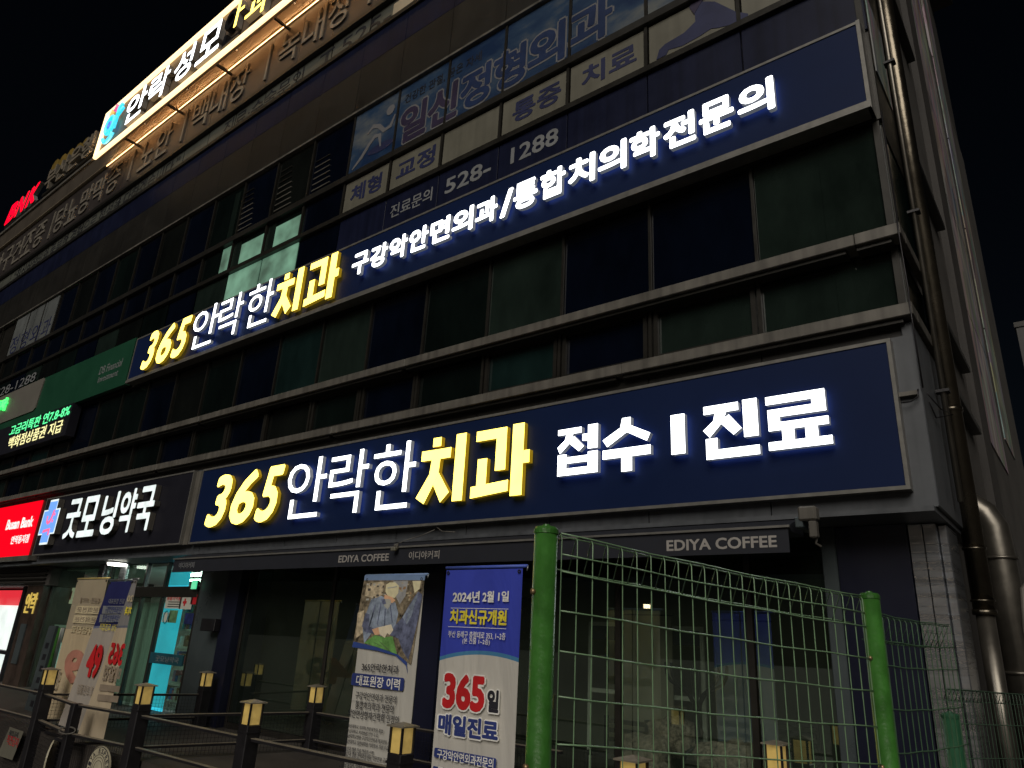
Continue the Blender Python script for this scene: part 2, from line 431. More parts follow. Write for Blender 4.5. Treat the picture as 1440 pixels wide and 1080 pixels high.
# third floor, low band
for i in range(len(xs) - 1):
    a, b = xs[i + 1] + .01, xs[i] - .01
    if xs[i + 1] > -10.6:
        box('navy_panel', a, b, 7.235, 7.29, 6.80, 7.63, M_navyp, B, bev=.004)
    elif -14.6 < xs[i + 1] < -13.0:
        box('window_pane', a + .02, b - .02, 7.25, 7.27, 6.80, 7.63, M_litw, B, label='dimly lit green pane above the sign')
    else:
        box('window_pane', a + .02, b - .02, 7.25, 7.27, 6.80, 7.63, M_g[(i * 3) % 4], B)
box('rail', XL, XR, 7.17, 7.29, 7.645, 7.75, M_frame, B, bev=.005)
box('rail', XL, XR, 7.15, 7.29, 8.50, 8.64, M_panel_b, B, bev=.005)
lit3 = {8: M_litw, 7: M_litw}
for i in range(len(xs) - 1):
    a, b = xs[i + 1] + .04, xs[i] - .04
    if xs[i + 1] > -10.6: continue
    if i in (8, 9, 10):
        # lit room seen through the low window: frosted strip and bright pane
        if i != 10:
            box('window_pane', a, a + .28, 7.25, 7.27, 7.78, 8.47, M_g[2], B)
            box('window_pane', a + .30, b, 7.25, 7.27, 7.78, 8.34, M_litw, B, label='lit pale green pane on the third floor')
            box('window_pane', a + .30, b, 7.25, 7.27, 8.36, 8.47, M_g[0], B)
        else:
            box('window_pane', a, a + .8, 7.25, 7.27, 7.78, 8.47, M_g[0], B)
            box('window_pane', a + .82, b, 7.25, 7.27, 7.78, 8.47, M_litw, B, label='narrow lit green pane')
    else:
        box('window_pane', a, b, 7.25, 7.27, 7.78, 8.47, M_g[(i * 5 + 1) % 5 if i < 20 else 3], B)
    if xs[i + 1] > -26:
        box('window_pane', a, b, 7.25, 7.27, 8.67, 10.17, M_g[(i * 3 + 2) % 2 + (0 if i % 4 else 3)], B)
for k in range(0, nW):
    x = mx(k)
    box('mullion', x - .025, x + .025, 7.20, 7.25, 7.755, 8.495, M_frame, B)
    box('mullion', x - .022, x + .022, 7.21, 7.25, 8.645, 10.18, M_frame, B)
# blinds seen in the third-floor windows
for i, (xa, n) in enumerate(((-14.55, 8), (-13.05, 8), (-11.7, 6))):
    for k in range(n):
        z = 8.80 + k * .15
        box('blind_slat', xa, xa + .62 - .03 * k, 7.232, 7.246, z, z + .022, M_ledge if k < 5 else M_panel_b, B)
box('blind_edge', -14.95, -14.72, 7.235, 7.248, 8.69, 10.0, M_g[2], B)
box('head_trim', XL, XR, 7.16, 7.29, 10.185, 10.235, M_ledge, B)
row('wall_panel', 10.245, 11.40, 7.17, 7.29, [M_panel, M_panel_b, M_panel])
row('blue_wall_panel', 11.41, 12.17, 7.17, 7.29, M_navyp)
box('rail', XL, XR, 7.12, 7.29, 12.18, 12.30, M_panel, B, bev=.005)
box('rail', XL, XR, 7.13, 7.29, 12.93, 13.05, M_panel, B, bev=.005)
M_strip = mat('grey_film_glass', (0.10, 0.105, 0.09), .4, 0, .3, 1.2)
panes('strip_window_pane', 12.31, 12.92, 7.24, lambda i: M_strip, gap=.05)
row('sign_band_panel', 13.06, 14.70, 7.17, 7.29, [mat('brown_band', (0.05, 0.042, 0.04), .45, .2, .2, 1.5)])
box('trim_line', XL, -1, 7.07, 7.29, 14.715, 14.748, M_goldseam, B)
box('trim_line', XL, -1, 7.165, 7.29, 14.775, 14.80, M_goldseam, B)
row('cornice_panel', 14.81, 15.68, 7.17, 7.29, [mat('cornice_metal', (0.12, 0.10, 0.08), .4, .3, .15, 1.5)])
box('parapet_cap', XL, XR, 7.10, 7.55, 15.69, 15.80, M_ledge, B)
# the building's side: corner bay, then a long plain wall with windows
box('side_fascia', XR - .1, XR + .0, 7.125, 8.6, 1.318, 3.09, M_greybox, B, bev=.01)
box('corner_pane', XR - .06, XR - .04, 7.28, 8.6, 3.27, 3.96, M_g[0], B)
box('corner_pane', XR - .06, XR - .04, 7.28, 8.6, 4.13, 5.50, M_g[4], B)
box('corner_panel', XR - .08, XR - .03, 7.28, 8.6, 5.52, 7.7, M_panel_b, B)
box('corner_panel', XR - .08, XR - .03, 7.28, 8.6, 7.72, 10.2, M_panel, B)
box('corner_post', XR - .10, XR - .035, 7.215, 7.275, 3.235, 15.6, M_frame, B)
box('side_wall', XR - .5, XR - .16, 8.65, 24, -1.6, 30.0, M_side, B)
box('side_pier', XR - .155, XR - .02, 12.6, 13.7, -1.6, 24.0, M_side, B)
for (z0, z1) in ((3.33, 4.18), (4.3, 5.6), (6.8, 7.9), (8.3, 9.8), (10.8, 12.0)):
    box('side_window', XR - .158, XR - .13, 9.5, 12.0, z0, z1, M_g[1], B)
for z in (3.24, 4.21, 6.7, 10.2):
    box('side_sill', XR - .157, XR - .0, 9.4, 12.1, z, z + .09, M_panel_b, B, bev=.005)
box('roof_box', XR - .5, XR + .45, 22.5, 24, 22.0, 32, M_side, B)

# window murals on the side wall
T = thing('mural_banner', 'tall brown and purple photo mural hanging on the dark side wall', 'banner', (XR, 15, 3.7))
M_mu1 = mural('photo_mural_print', (0.03, 0.025, 0.05), (0.34, 0.25, 0.20), (0.55, 0.47, 0.36), .9)
M_mu2 = mural('photo_mural_print_dark', (0.01, 0.01, 0.03), (0.10, 0.12, 0.12), (0.40, 0.38, 0.26), 1.2)
for z in range(0, 7):
    box('mural_sheet', XR - .15, XR - .10, 13.9, 17.6, 3.8 + z * 2.6 + .02, 3.8 + (z + 1) * 2.6 - .02, M_mu1, T)
T = thing('mural_banner', 'narrow darker mural further back on the side wall', 'banner', (XR, 19, 4.5))
for z in range(0, 7):
    box('mural_sheet', XR - .15, XR - .10, 18.6, 20.6, 4.8 + z * 2.7 + .02, 4.8 + (z + 1) * 2.7 - .02, M_mu2, T)
T = thing('side_poster', 'small printed poster high on the corner bay beside the upper sign', 'poster', (XR, 8, 6.2))
box('poster_sheet', XR - .028, XR - .015, 7.5, 8.3, 6.4, 7.6, M_mu2, T)

# neighbouring grey building at the far right
T = thing('grey_building', 'plain grey rendered building beyond the right edge of the office block', 'building', (8, 36, -1.6))
box('wall', -0.8, 16, 31, 45, -1.6, 12.3, mat('grey_render', (0.10, 0.10, 0.10), .8, 0, .2, .5, streak=.2, bump=.1), T)
box('roof_edge', -0.85, 16.1, 30.95, 45, 12.3, 12.5, M_panel_b, T)

# ------------------------------------------------------------------ signs
def sign_box(name, label, x0, x1, z0, z1, yf, th, mface, frame=.035, lower=0.0, side=None):
    T = thing(name, label, 'sign', ((x0 + x1) / 2, yf + th / 2, z0))
    box('sign_panel', x0 + frame, x1 - frame, yf, yf + th, z0 + frame, z1 - frame, mface, T)
    box('sign_frame', x0, x1, yf - .012, yf + th, z1 - frame, z1, M_signframe, T)
    box('sign_frame', x0, x1, yf - .012, yf + th, z0, z0 + frame, M_signframe, T)
    box('sign_frame', x0, x0 + frame - .001, yf - .012, yf + th, z0 + frame, z1 - frame, M_signframe, T)
    box('sign_frame', x1 - frame + .001, x1, yf - .012, yf + th, z0 + frame, z1 - frame, M_signframe, T)
    return T
LD = dict(depth=.085)
def L_white(T, ch, x0, x1, z0, z1, w, y=6.88, dep=.068, **kw):
    return text(ch, x0, x1, z0, z1, y, E_white, T, depth=dep, w=w, side=E_wside, back=E_wback, name='letter', **kw)
def L_yel(T, ch, x0, x1, z0, z1, w, shear=0, y=6.88, dep=.068):
    return text(ch, x0, x1, z0, z1, y, E_yellow, T, depth=dep, w=w, shear=shear, side=E_yside, back=E_yback, name='letter', label='yellow lit letter')

# heavy hand-drawn glyphs: every stroke is a polygon in a unit square (x right, z up)
def strokes(T, x0, x1, z0, z1, polys, y, dep, mf, ms, mb, **kw):
    V = []; Fc = []; fmi = []
    for k, pl in enumerate(polys):
        pts = [(x0 + (x1 - x0) * p[0], z0 + (z1 - z0) * p[1]) for p in pl]
        n = len(pts)
        A = sum(pts[i][0] * pts[(i + 1) % n][1] - pts[(i + 1) % n][0] * pts[i][1] for i in range(n))
        if A < 0: pts = pts[::-1]
        yy = y + k * .0012; o = len(V)
        V += [(a, yy, b) for a, b in pts] + [(a, y + dep + k * .0012, b) for a, b in pts]
        Fc.append(tuple(o + i for i in range(n))); fmi.append(0)
        Fc.append(tuple(o + i for i in range(2 * n - 1, n - 1, -1))); fmi.append(2)
        for i in range(n):
            j = (i + 1) % n; Fc.append((o + i, o + n + i, o + n + j, o + j)); fmi.append(1)
    return meshobj('letter', V, Fc, [mf, ms, mb], T, fmi=fmi, **kw)
def R4(a, b, c, d): return [(a, b), (c, b), (c, d), (a, d)]
G_chi = [R4(.27, .86, .45, 1.0), R4(.03, .66, .68, .815), [(.27, .70), (.46, .70), (.44, .42), (.17, .0), (-.02, .10), (.24, .44)], [(.31, .42), (.44, .46), (.70, .14), (.53, .0), (.30, .34)], R4(.775, 0, .985, 1.0)]
G_gwa = [R4(.05, .83, .60, .98), R4(.42, .36, .60, .84), R4(.10, .17, .27, .56), [(.0, .0), (.66, .055), (.66, .21), (.0, .165)], R4(.70, -.02, .895, 1.0), R4(.89, .42, 1.0, .60)]
G_jeop = [[(.0, .86), (.60, .86), (.60, .98), (.0, .98)], [(.22, .88), (.40, .88), (.30, .66), (.06, .46), (-.01, .60), (.18, .74)], [(.30, .74), (.42, .80), (.66, .57), (.54, .47), (.30, .66)], R4(.76, .50, 1.0, 1.0), R4(.62, .68, .77, .82), R4(.0, .0, .22, .44), R4(.76, .0, 1.0, .44), R4(.21, .0, .77, .14), R4(.21, .245, .77, .375)]
G_su = [[(.42, 1.0), (.60, 1.0), (.60, .84), (1.0, .64), (.93, .50), (.52, .72), (.10, .48), (0, .62), (.38, .82)], R4(.0, .25, 1.0, .42), R4(.40, -.02, .62, .26)]
G_jin = [[(.0, .84), (.66, .84), (.66, .99), (.0, .99)], [(.22, .86), (.44, .86), (.36, .66), (.10, .40), (-.02, .54), (.18, .70)], [(.34, .70), (.48, .78), (.70, .50), (.55, .40), (.32, .64)], R4(.74, .33, 1.0, 1.01), R4(.02, .0, .24, .38), R4(.23, .0, 1.0, .165)]
G_ryo = [R4(.0, .85, .98, 1.0), R4(.76, .74, .98, .86), [(.02, .60), (.98, .60), (.98, .75), (.02, .75)], R4(.02, .46, .22, .61), R4(.02, .355, 1.0, .50), R4(.24, .13, .44, .36), R4(.62, .13, .82, .36), R4(.0, .0, 1.03, .15)]

S1 = sign_box('clinic_sign', 'long navy dental clinic sign with yellow and white lit letters above the ground floor cafe', -13.38, -1.15, 1.46, 2.90, 7.0, .11, M_signnavy)
for ch, a, b in (('3', -12.72, -12.03), ('6', -11.93, -11.22), ('5', -11.13, -10.46)):
    L_yel(S1, ch, a, b, 1.715, 2.67, .028, .22)
for ch, a, b in (('안', -10.31, -9.29), ('락', -9.21, -8.30), ('한', -8.20, -7.29)):
    L_white(S1, ch, a, b, 1.72, 2.69, -.004)
strokes(S1, -7.21, -6.35, 1.74, 2.66, G_chi, 6.88, .068, E_yellow, E_yside, E_yback, label='yellow lit letter')
strokes(S1, -6.22, -5.28, 1.75, 2.66, G_gwa, 6.88, .068, E_yellow, E_yside, E_yback, label='yellow lit letter')
strokes(S1, -4.85, -4.29, 1.91, 2.49, G_jeop, 6.88, .068, E_white, E_wside, E_wback)
strokes(S1, -4.22, -3.61, 1.89, 2.50, G_su, 6.88, .068, E_white, E_wside, E_wback)
strokes(S1, -3.36, -3.20, 2.0, 2.44, [R4(0, 0, 1, 1)], 6.88, .068, E_white, E_wside, E_wback)
strokes(S1, -2.98, -2.41, 1.90, 2.48, G_jin, 6.88, .068, E_white, E_wside, E_wback)
strokes(S1, -2.32, -1.74, 1.92, 2.47, G_ryo, 6.88, .068, E_white, E_wside, E_wback)

S2 = sign_box('clinic_sign', 'long navy dental clinic sign with lit letters running across the second floor windows', -17.95, -1.02, 5.60, 6.73, 7.0, .12, M_signnavy)
box('sign_ledge', -17.95, -1.02, 6.965, 7.18, 5.53, 5.598, M_signframe, S2)
box('sign_frame', -1.055, -1.015, 6.985, 7.19, 5.53, 6.74, M_signframe, S2)
for ch, a, b in (('3', -17.08, -16.50), ('6', -16.38, -15.76), ('5', -15.66, -15.02)):
    L_yel(S2, ch, a, b, 5.66, 6.62, .028, .22)
for ch, a, b in (('안', -14.87, -13.84), ('락', -13.80, -12.90), ('한', -12.72, -11.82)):
    L_white(S2, ch, a, b, 5.69, 6.65, -.004)
strokes(S2, -11.75, -10.89, 5.69, 6.60, G_chi, 6.88, .068, E_yellow, E_yside, E_yback, label='yellow lit letter')
strokes(S2, -10.74, -9.80, 5.69, 6.60, G_gwa, 6.88, .068, E_yellow, E_yside, E_yback, label='yellow lit letter')
for i, ch in enumerate('구강악안면외과'):
    L_white(S2, ch, -9.42 + i * .4825, -9.42 + i * .4825 + .435, 5.925, 6.36, .038)
L_white(S2, '/', -6.03, -5.80, 5.90, 6.37, .03)
for i, ch in enumerate('통합치의학전문의'):
    L_white(S2, ch, -5.785 + i * .4835, -5.785 + i * .4835 + .435, 5.925, 6.39, .038)

# pharmacy sign
S3 = sign_box('pharmacy_sign', 'black pharmacy sign with white lit letters and a blue cross', -20.85, -13.60, 1.46, 2.90, 6.95, .16, M_signblack, frame=.03)
box('sign_return', -13.598, -13.42, 7.0, 7.10, 1.46, 2.88, M_ledge, S3)
E_pw = emit('white_acrylic_soft', (0.80, 0.92, 0.90), 0.95, var=.22, vscale=5)
for ch, a, b in (('굿', -18.98, -18.22), ('모', -18.16, -17.28), ('닝', -17.08, -16.36), ('약', -16.22, -15.52), ('국', -15.44, -14.72)):
    text(ch, a, b, 1.77, 2.70, 6.82, E_pw, S3, depth=.12, w=.028, side=M_ledge, name='letter')
E_blue = emit('lit_blue_acrylic', (0.02, 0.28, 0.95), 1.0)
E_pink = emit('lit_pink_acrylic', (0.9, 0.03, 0.25), 1.0)
def cross(x0, x1, z0, z1, a, b):
    w, h = x1 - x0, z1 - z0
    return [(x0 + w * a, z0), (x1 - w * a, z0), (x1 - w * a, z0 + h * b), (x1, z0 + h * b), (x1, z1 - h * b), (x1 - w * a, z1 - h * b), (x1 - w * a, z1), (x0 + w * a, z1), (x0 + w * a, z1 - h * b), (x0, z1 - h * b), (x0, z0 + h * b), (x0 + w * a, z0 + h * b)]
prism('cross_emblem', cross(-20.40, -19.42, 1.68, 2.78, .25, .22), 6.80, 6.94, [E_pw, M_ledge], S3, fmi=[0, 1] + [1] * 12)
prism('cross_face', cross(-20.35, -19.47, 1.73, 2.73, .25, .225), 6.794, 6.80, E_blue, S3)
prism('emblem_bowl', [(-20.10, 2.38), (-20.06, 2.22), (-19.95, 2.16), (-19.82, 2.20), (-19.74, 2.34), (-19.70, 2.52), (-19.78, 2.50), (-19.84, 2.32), (-19.94, 2.24), (-20.02, 2.28), (-20.03, 2.38)], 6.788, 6.794, E_pink, S3)
for (u, v) in ((-19.66, 2.40), (-19.70, 2.24)): prism('emblem_dot', [(u + .04 * math.cos(t * .785), v + .04 * math.sin(t * .785)) for t in range(8)], 6.788, 6.794, E_pink, S3)
prism('emblem_stroke', [(-20.12, 2.04), (-19.72, 2.07), (-19.72, 1.90), (-19.80, 1.90), (-19.80, 2.0), (-20.12, 1.97)], 6.788, 6.794, E_pink, S3)

# bank sign
S4 = thing('bank_sign', 'bright red lit bank sign at the left edge', 'sign', (-24, 7, 1.46))
E_red = emit('lit_red_acrylic', (1.0, 0.0, 0.012), 1.0, (.25, 0, 0))
box('sign_panel', -30, -21.2, 6.95, 7.11, 1.48, 2.89, E_red, S4)
box('sign_return', -21.197, -20.95, 6.98, 7.11, 1.48, 2.89, M_frame, S4)
box('sign_base', -30, -20.95, 6.9, 7.11, 1.36, 1.475, M_ledge, S4)
text('Busan Bank', -23.30, -21.42, 2.22, 2.50, 6.944, E_pw, S4, depth=.005, w=.03)
text('안락동지점', -22.62, -21.40, 1.81, 2.03, 6.944, E_pw, S4, depth=.005, w=.02)
text('BNK', -25.6, -23.9, 2.1, 2.5, 6.944, E_pw, S4, depth=.005, w=.03)

# brokerage sign and its scrolling LED display
S5 = thing('brokerage_sign', 'unlit dark green investment firm sign left of the upper clinic sign', 'sign', (-22, 7, 5.5))
M_dbg = mat('dark_green_sign_face', (0.014, 0.075, 0.04), .4, 0, .12, 1.2)
box('sign_panel', -32, -18.05, 7.0, 7.12, 5.54, 6.80, M_dbg, S5)
text('DB Financial', -19.82, -18.52, 6.12, 6.34, 6.995, M_silver, S5, depth=.004, shear=.1)
text('Investment', -19.77, -18.62, 5.88, 6.06, 6.995, M_silver, S5, depth=.004, shear=.1)
prism('white_panel', [(-32, 5.78), (-24.0, 5.78), (-23.86, 5.86), (-23.78, 6.70), (-23.86, 6.80), (-32, 6.80)], 6.97, 6.999, mat('cream_sign_face', (0.17, 0.16, 0.14), .5, 0, .1, 1.5), S5)
E_grn = emit('lit_green_letter', (0.02, 1.0, 0.12), 1.6)
text('금융투자', -28.6, -26.45, 6.18, 6.62, 6.90, E_grn, S5, depth=.06, w=.03, name='letter')
S6 = thing('led_display', 'black scrolling LED display with green and cream Korean text below the green sign', 'sign', (-24, 7, 4.55))
box('display_case', -28, -20.95, 6.97, 7.2, 4.62, 5.535, M_signblack, S6)
E_led1 = emit('green_led_dots', (0.02, 1.0, 0.30), 1.25, var=.5, vscale=25)
E_led2 = emit('cream_led_dots', (1.0, 0.92, 0.38), 1.15, var=.5, vscale=25)
text('고금리특판 연7.8-8%', -25.45, -21.05, 5.18, 5.52, 6.962, E_led1, S6, depth=.006, w=.004)
text('백화점상품권 지급', -25.25, -21.3, 4.75, 5.12, 6.962, E_led2, S6, depth=.006, w=.004)

# orthopaedic clinic: film on the third floor windows
S7 = thing('window_film_sign', 'faded sky blue orthopaedic clinic film spread over the upper third floor panes', 'sign', (-6, 7.25, 8.65))
f3 = [mx(k) for k in range(0, 7)]
for i in range(-1, 6):
    b = mx(i) if i >= 0 else XR - .1
    a = mx(i + 1)
    box('film_panel', a + .03, b - .03, 7.232, 7.248, 8.66, 10.17, M_skyfilm, S7)
M_mauve = mat('mauve_print', (0.028, 0.02, 0.055), .5, 0, .2, 2)
M_blue2 = mat('blue_print', (0.008, 0.025, 0.09), .5, 0, .2, 2)
M_halo = mat('pale_outline_print', (0.17, 0.17, 0.18), .5, 0, .1, 2)
for ch, a, b, mm in (('일', -9.02, -8.30, M_mauve), ('신', -8.27, -7.52, M_mauve), ('정', -7.46, -6.76, M_blue2), ('형', -6.70, -5.99, M_blue2), ('외', -5.95, -5.20, M_blue2), ('과', -5.13, -4.33, M_blue2)):
    text(ch, a - .03, b + .03, 8.72, 9.63, 7.227, M_halo, S7, depth=.003, w=.07)
    text(ch, a, b, 8.76, 9.59, 7.222, mm, S7, depth=.003, w=.036)
text('건강한 관절, 곧은 자세', -8.98, -7.02, 9.72, 9.95, 7.226, M_blackink, S7, depth=.003, w=.006)
# runner emblem
prism('emblem_head', [(-9.38 + .12 * math.cos(t * .5236), 9.80 + .12 * math.sin(t * .5236)) for t in range(12)], 7.224, 7.229, M_halo, S7)
def ribbon(name, pts, wd, y, m, parent):
    V = []; n = len(pts); Fc = []
    for i in range(n):
        a = Vector(pts[max(i - 1, 0)]); b = Vector(pts[min(i + 1, n - 1)]); t = (b - a).normalized(); nn = Vector((-t.y, t.x))
        w = wd * (1 if 0 < i < n - 1 else .35)
        p = Vector(pts[i]); V += [(p.x + nn.x * w, y, p.y + nn.y * w), (p.x - nn.x * w, y, p.y - nn.y * w)]
    V += [(v[0], v[1] + .004, v[2]) for v in V[:]]
    o = 2 * n
    for i in range(n - 1):
        q = (2 * i, 2 * i + 1, 2 * i + 3, 2 * i + 2); Fc.append(q); Fc.append(tuple(k + o for k in q[::-1]))
        Fc.append((2 * i, 2 * i + 2, 2 * i + 2 + o, 2 * i + o)); Fc.append((2 * i + 1, 2 * i + 1 + o, 2 * i + 3 + o, 2 * i + 3))
    return meshobj(name, V, Fc, m, parent)
ribbon('emblem_stroke', [(-10.02, 9.50), (-9.86, 9.62), (-9.68, 9.55), (-9.5, 9.36), (-9.32, 9.38), (-9.22, 9.62)], .05, 7.224, M_halo, S7)
ribbon('emblem_stroke', [(-10.35, 8.78), (-10.1, 8.98), (-9.92, 9.2), (-9.76, 9.34), (-9.62, 9.30), (-9.55, 9.0)], .05, 7.224, M_halo, S7)
prism('emblem_shadow', [(-9.55 + .38 * math.cos(t * .449), 8.98 + .10 * math.sin(t * .449)) for t in range(14)], 7.2265, 7.2295, M_navyink, S7)

S8 = thing('window_film_sign', 'row of cream window films with navy treatment words under the sky blue film', 'sign', (-6, 7.25, 7.78))
for i in range(-1, 6):
    b = mx(i) if i >= 0 else XR - .1
    a = mx(i + 1)
    box('film_panel', a + .045, b - .045, 7.225, 7.245, 7.785, 8.465, M_film, S8)
for tx, a, b in (('체형', -10.26, -9.36), ('교정', -8.95, -7.95), ('통증', -6.20, -5.24), ('치료', -4.86, -3.92)):
    text(tx, a, b, 7.93, 8.34, 7.219, M_navyink, S8, depth=.004, w=.03)
def pxp(name, pts, y, m, parent, th=.004):
    return px_prism(name, pts, y, th, m, parent)
# the stretching figure printed over the right-hand films: cropped dark legs and trunk
pxp('figure_print', [(923, 84), (927, 70), (935, 62), (962, 46), (978, 30), (976, 10), (985, 2), (1005, 2), (1022, 10), (1034, 16), (1052, 19), (1052, 26), (1030, 34), (1010, 39), (1000, 40), (985, 50), (960, 64), (940, 70), (937, 77)], 7.2185, M_navyink, S8)
pxp('figure_print', [(969, 10), (976, 0), (990, -3), (984, 6), (976, 20)], 7.214, M_mauve, S8)

S9 = thing('phone_number_lettering', 'grey phone number lettering on the navy band above the upper clinic sign', 'sign', (-7, 7.23, 7.1))
text('진료문의', -8.99, -7.93, 7.15, 7.43, 7.229, M_silver, S9, depth=.004, w=.01)
text('528-', -7.62, -6.60, 7.14, 7.45, 7.229, M_silver, S9, depth=.004, w=.02)
text('1288', -6.19, -5.27, 7.15, 7.46, 7.229, M_silver, S9, depth=.004, w=.02)

# second film sign at far left of third floor
S10 = thing('window_film_sign', 'grey clinic window film with dark letters at the far left of the third floor', 'sign', (-26, 7.25, 8.65))
M_gfilm = mat('grey_window_film', (0.12, 0.13, 0.13), .5, 0, .3, 1.0)
fl = [F(87, 413, 7.25).x - .95 * i for i in range(0, 5)]
for i in range(4):
    box('film_panel', fl[i + 1] + .02, fl[i] - .02, 7.225, 7.248, 8.50, 10.15, M_gfilm, S10)
for i, ch in enumerate('과외형정'):
    text(ch, fl[i + 1] + .12, fl[i] - .12, 8.72, 9.42, 7.219, M_navyink, S10, depth=.004, w=.0)
text('528-1288', F(0, 540, 7.25).x, F(52, 528, 7.25).x, 7.1, 7.42, 7.22, M_silver, S10, depth=.004)

# eye clinic lettering band
S11 = thing('eye_clinic_lettering', 'pale wall letters listing eye diseases on the brown band below the roof sign', 'sign', (-20, 7.2, 13.2))
groups = [('안구건조증', -34.6, -29.0), ('당뇨망막증', -28.15, -22.75), ('노안', -21.5, -19.45), ('백내장', -18.35, -15.35), ('녹내장', -14.1, -11.1)]
for tx, a, b in groups:
    p = (b - a) / len(tx)
    for i, ch in enumerate(tx):
        text(ch, a + i * p, a + i * p + p * .88, 13.28, 14.38, 7.13, M_tan, S11, depth=.035, w=.006, name='letter')
for x in (-28.5, -22.15, -18.85, -14.62, -10.6):
    box('divider_bar', x, x + .09, 7.13, 7.165, 13.25, 14.42, M_tan, S11)
for i, ch in enumerate('비문증'):
    text(ch, -10.15 + i, -9.3 + i, 13.28, 14.38, 7.13, M_tan, S11, depth=.035, w=.006, name='letter')
S12 = thing('eye_clinic_slogan', 'dark slogan lettering along the narrow strip windows of the fourth floor', 'sign', (-20, 7.23, 12.4))
text('“최신식장비와 풍부한 경험으로 정성을 다하겠습니다.”', -31.6, -18.75, 12.36, 12.88, 7.233, M_blackink, S12, depth=.004, w=.004)
text('진료·수술문의', -16.42, -12.9, 12.36, 12.85, 7.233, M_blackink, S12, depth=.004, w=.004)
text('T.525-5674', -12.3, -7.9, 12.38, 12.82, 7.233, M_blackink, S12, depth=.004, w=.004)
box('paper_notice', -9.72, -9.1, 7.20, 7.23, 12.34, 12.75, mat('cream_notice', (0.5, 0.42, 0.3), .6, 0, .1, 3), S12)

# roof sign with neon outline
S13 = thing('roof_sign', 'rooftop eye clinic sign outlined by a warm neon tube with white and yellow lit letters', 'sign', (-16, 6.6, 14.3))
E_neon = emit('warm_neon_tube', (1.0, 0.68, 0.33), 2.3)
M_rback = mat('brown_sign_board', (0.20, 0.14, 0.09), .5, 0, .15, 2)
X0, X1, Z0, Z1, YS = -23.72, -9.0, 14.36, 16.20, 6.5
box('sign_board', X0 + .06, X1 - .06, YS + .10, YS + .18, Z0 + .06, Z1 - .06, M_rback, S13)
for n_, a, b, c, e in (('neon_tube', X0, X1, Z0, Z0 + .10), ('neon_tube', X0, X1, Z1 - .10, Z1)):
    box(n_, a, b, YS - .02, YS + .09, c, e, E_neon, S13, bev=.02)
box('neon_tube', X0, X0 + .10, YS - .02, YS + .09, Z0 + .101, Z1 - .101, E_neon, S13, bev=.02)
box('neon_tube', X1 - .10, X1, YS - .02, YS + .09, Z0 + .101, Z1 - .101, E_neon, S13, bev=.02)
for x in (-22, -19.3, -16.6, -13.9, -11.2):
    box('bracket', x, x + .06, YS + .18, 7.2, 14.5, 14.56, M_black, S13)
    box('bracket', x, x + .06, YS + .18, 7.2, 15.4, 15.46, M_black, S13)
M_lside = mat('letter_return_grey', (0.32, 0.31, 0.30), .5, .2, .1, 4)
for ch, a, b in (('안', -21.58, -20.25), ('락', -20.10, -18.86), ('성', -18.55, -17.50), ('모', -17.23, -16.02)):
    text(ch, a, b, 14.56, 15.68, YS - .08, E_white, S13, depth=.16, w=.018, side=M_lside, name='letter')
text('ㅇ', -15.98, -15.42, 15.03, 15.72, YS - .06, M_black, S13, depth=.16, w=.03, side=M_black, name='letter', label='unlit black ring of the letter')
text('ㅏ', -15.38, -15.0, 14.85, 15.8, YS - .08, E_yellow, S13, depth=.16, w=.018, side=M_lside, name='letter', label='yellow lit letter')
text('ㄴ', -15.85, -15.05, 14.48, 14.85, YS - .06, M_black, S13, depth=.16, w=.018, side=M_black, name='letter', label='unlit black letter stroke')
box('wall_wash_strip', -24.3, -8.6, 7.10, 7.16, 14.752, 14.762, emit('warm_wash_strip', (1.0, .60, .28), 330.0), S13)
box('wall_wash_strip', -24.3, -8.6, 7.11, 7.125, 14.700, 14.708, emit('warm_wash_strip_low', (1.0, .58, .26), 7.0), S13)
text('과', -14.85, -13.75, 14.56, 15.68, YS - .08, E_yellow, S13, depth=.16, w=.018, side=M_lside, name='letter', label='yellow lit letter')
for i, ch in enumerate('의원'):
    text(ch, -13.4 + i * 1.3, -12.3 + i * 1.3, 14.56, 15.68, YS - .08, E_yellow, S13, depth=.16, w=.018, side=M_lside, name='letter', label='yellow lit letter')
E_cyan = emit('lit_cyan_acrylic', (0.0, 0.62, 0.85), 1.3)
E_gold = emit('lit_amber_acrylic', (1.0, .6, .02), .8)
def arc(cx, cz, r, a0, a1, n=12, sq=1.0): return [(cx + r * math.cos(math.radians(a0 + (a1 - a0) * i / n)), YS - .05, cz + sq * r * math.sin(math.radians(a0 + (a1 - a0) * i / n))) for i in range(n + 1)]
tube('emblem_ring', arc(-22.85, 15.28, .30, 0, 360, 16, 1.1)[:-1], .058, E_cyan, S13, closed=True)
tube('emblem_stroke', [(-22.45, YS - .05, 15.0), (-22.38, YS - .05, 15.75), (-22.2, YS - .05, 15.85)], .055, E_cyan, S13)
tube('emblem_stroke', [(-22.4, YS - .05, 15.45), (-22.05, YS - .05, 15.62)], .05, E_cyan, S13)
tube('emblem_stroke', arc(-22.75, 15.0, .42, 200, 330, 8), .055, E_cyan, S13)
tube('emblem_lash', [(-23.0, YS - .05, 15.72), (-22.92, YS - .05, 15.92)], .05, E_gold, S13)
tube('emblem_lash', [(-22.75, YS - .05, 15.78), (-22.62, YS - .05, 16.0)], .05, E_pink, S13)
tube('emblem_pupil', arc(-22.85, 15.28, .11, 0, 360, 10)[:-1], .045, emit('lit_deep_blue', (0.0, .12, .9), 1.2), S13, closed=True)

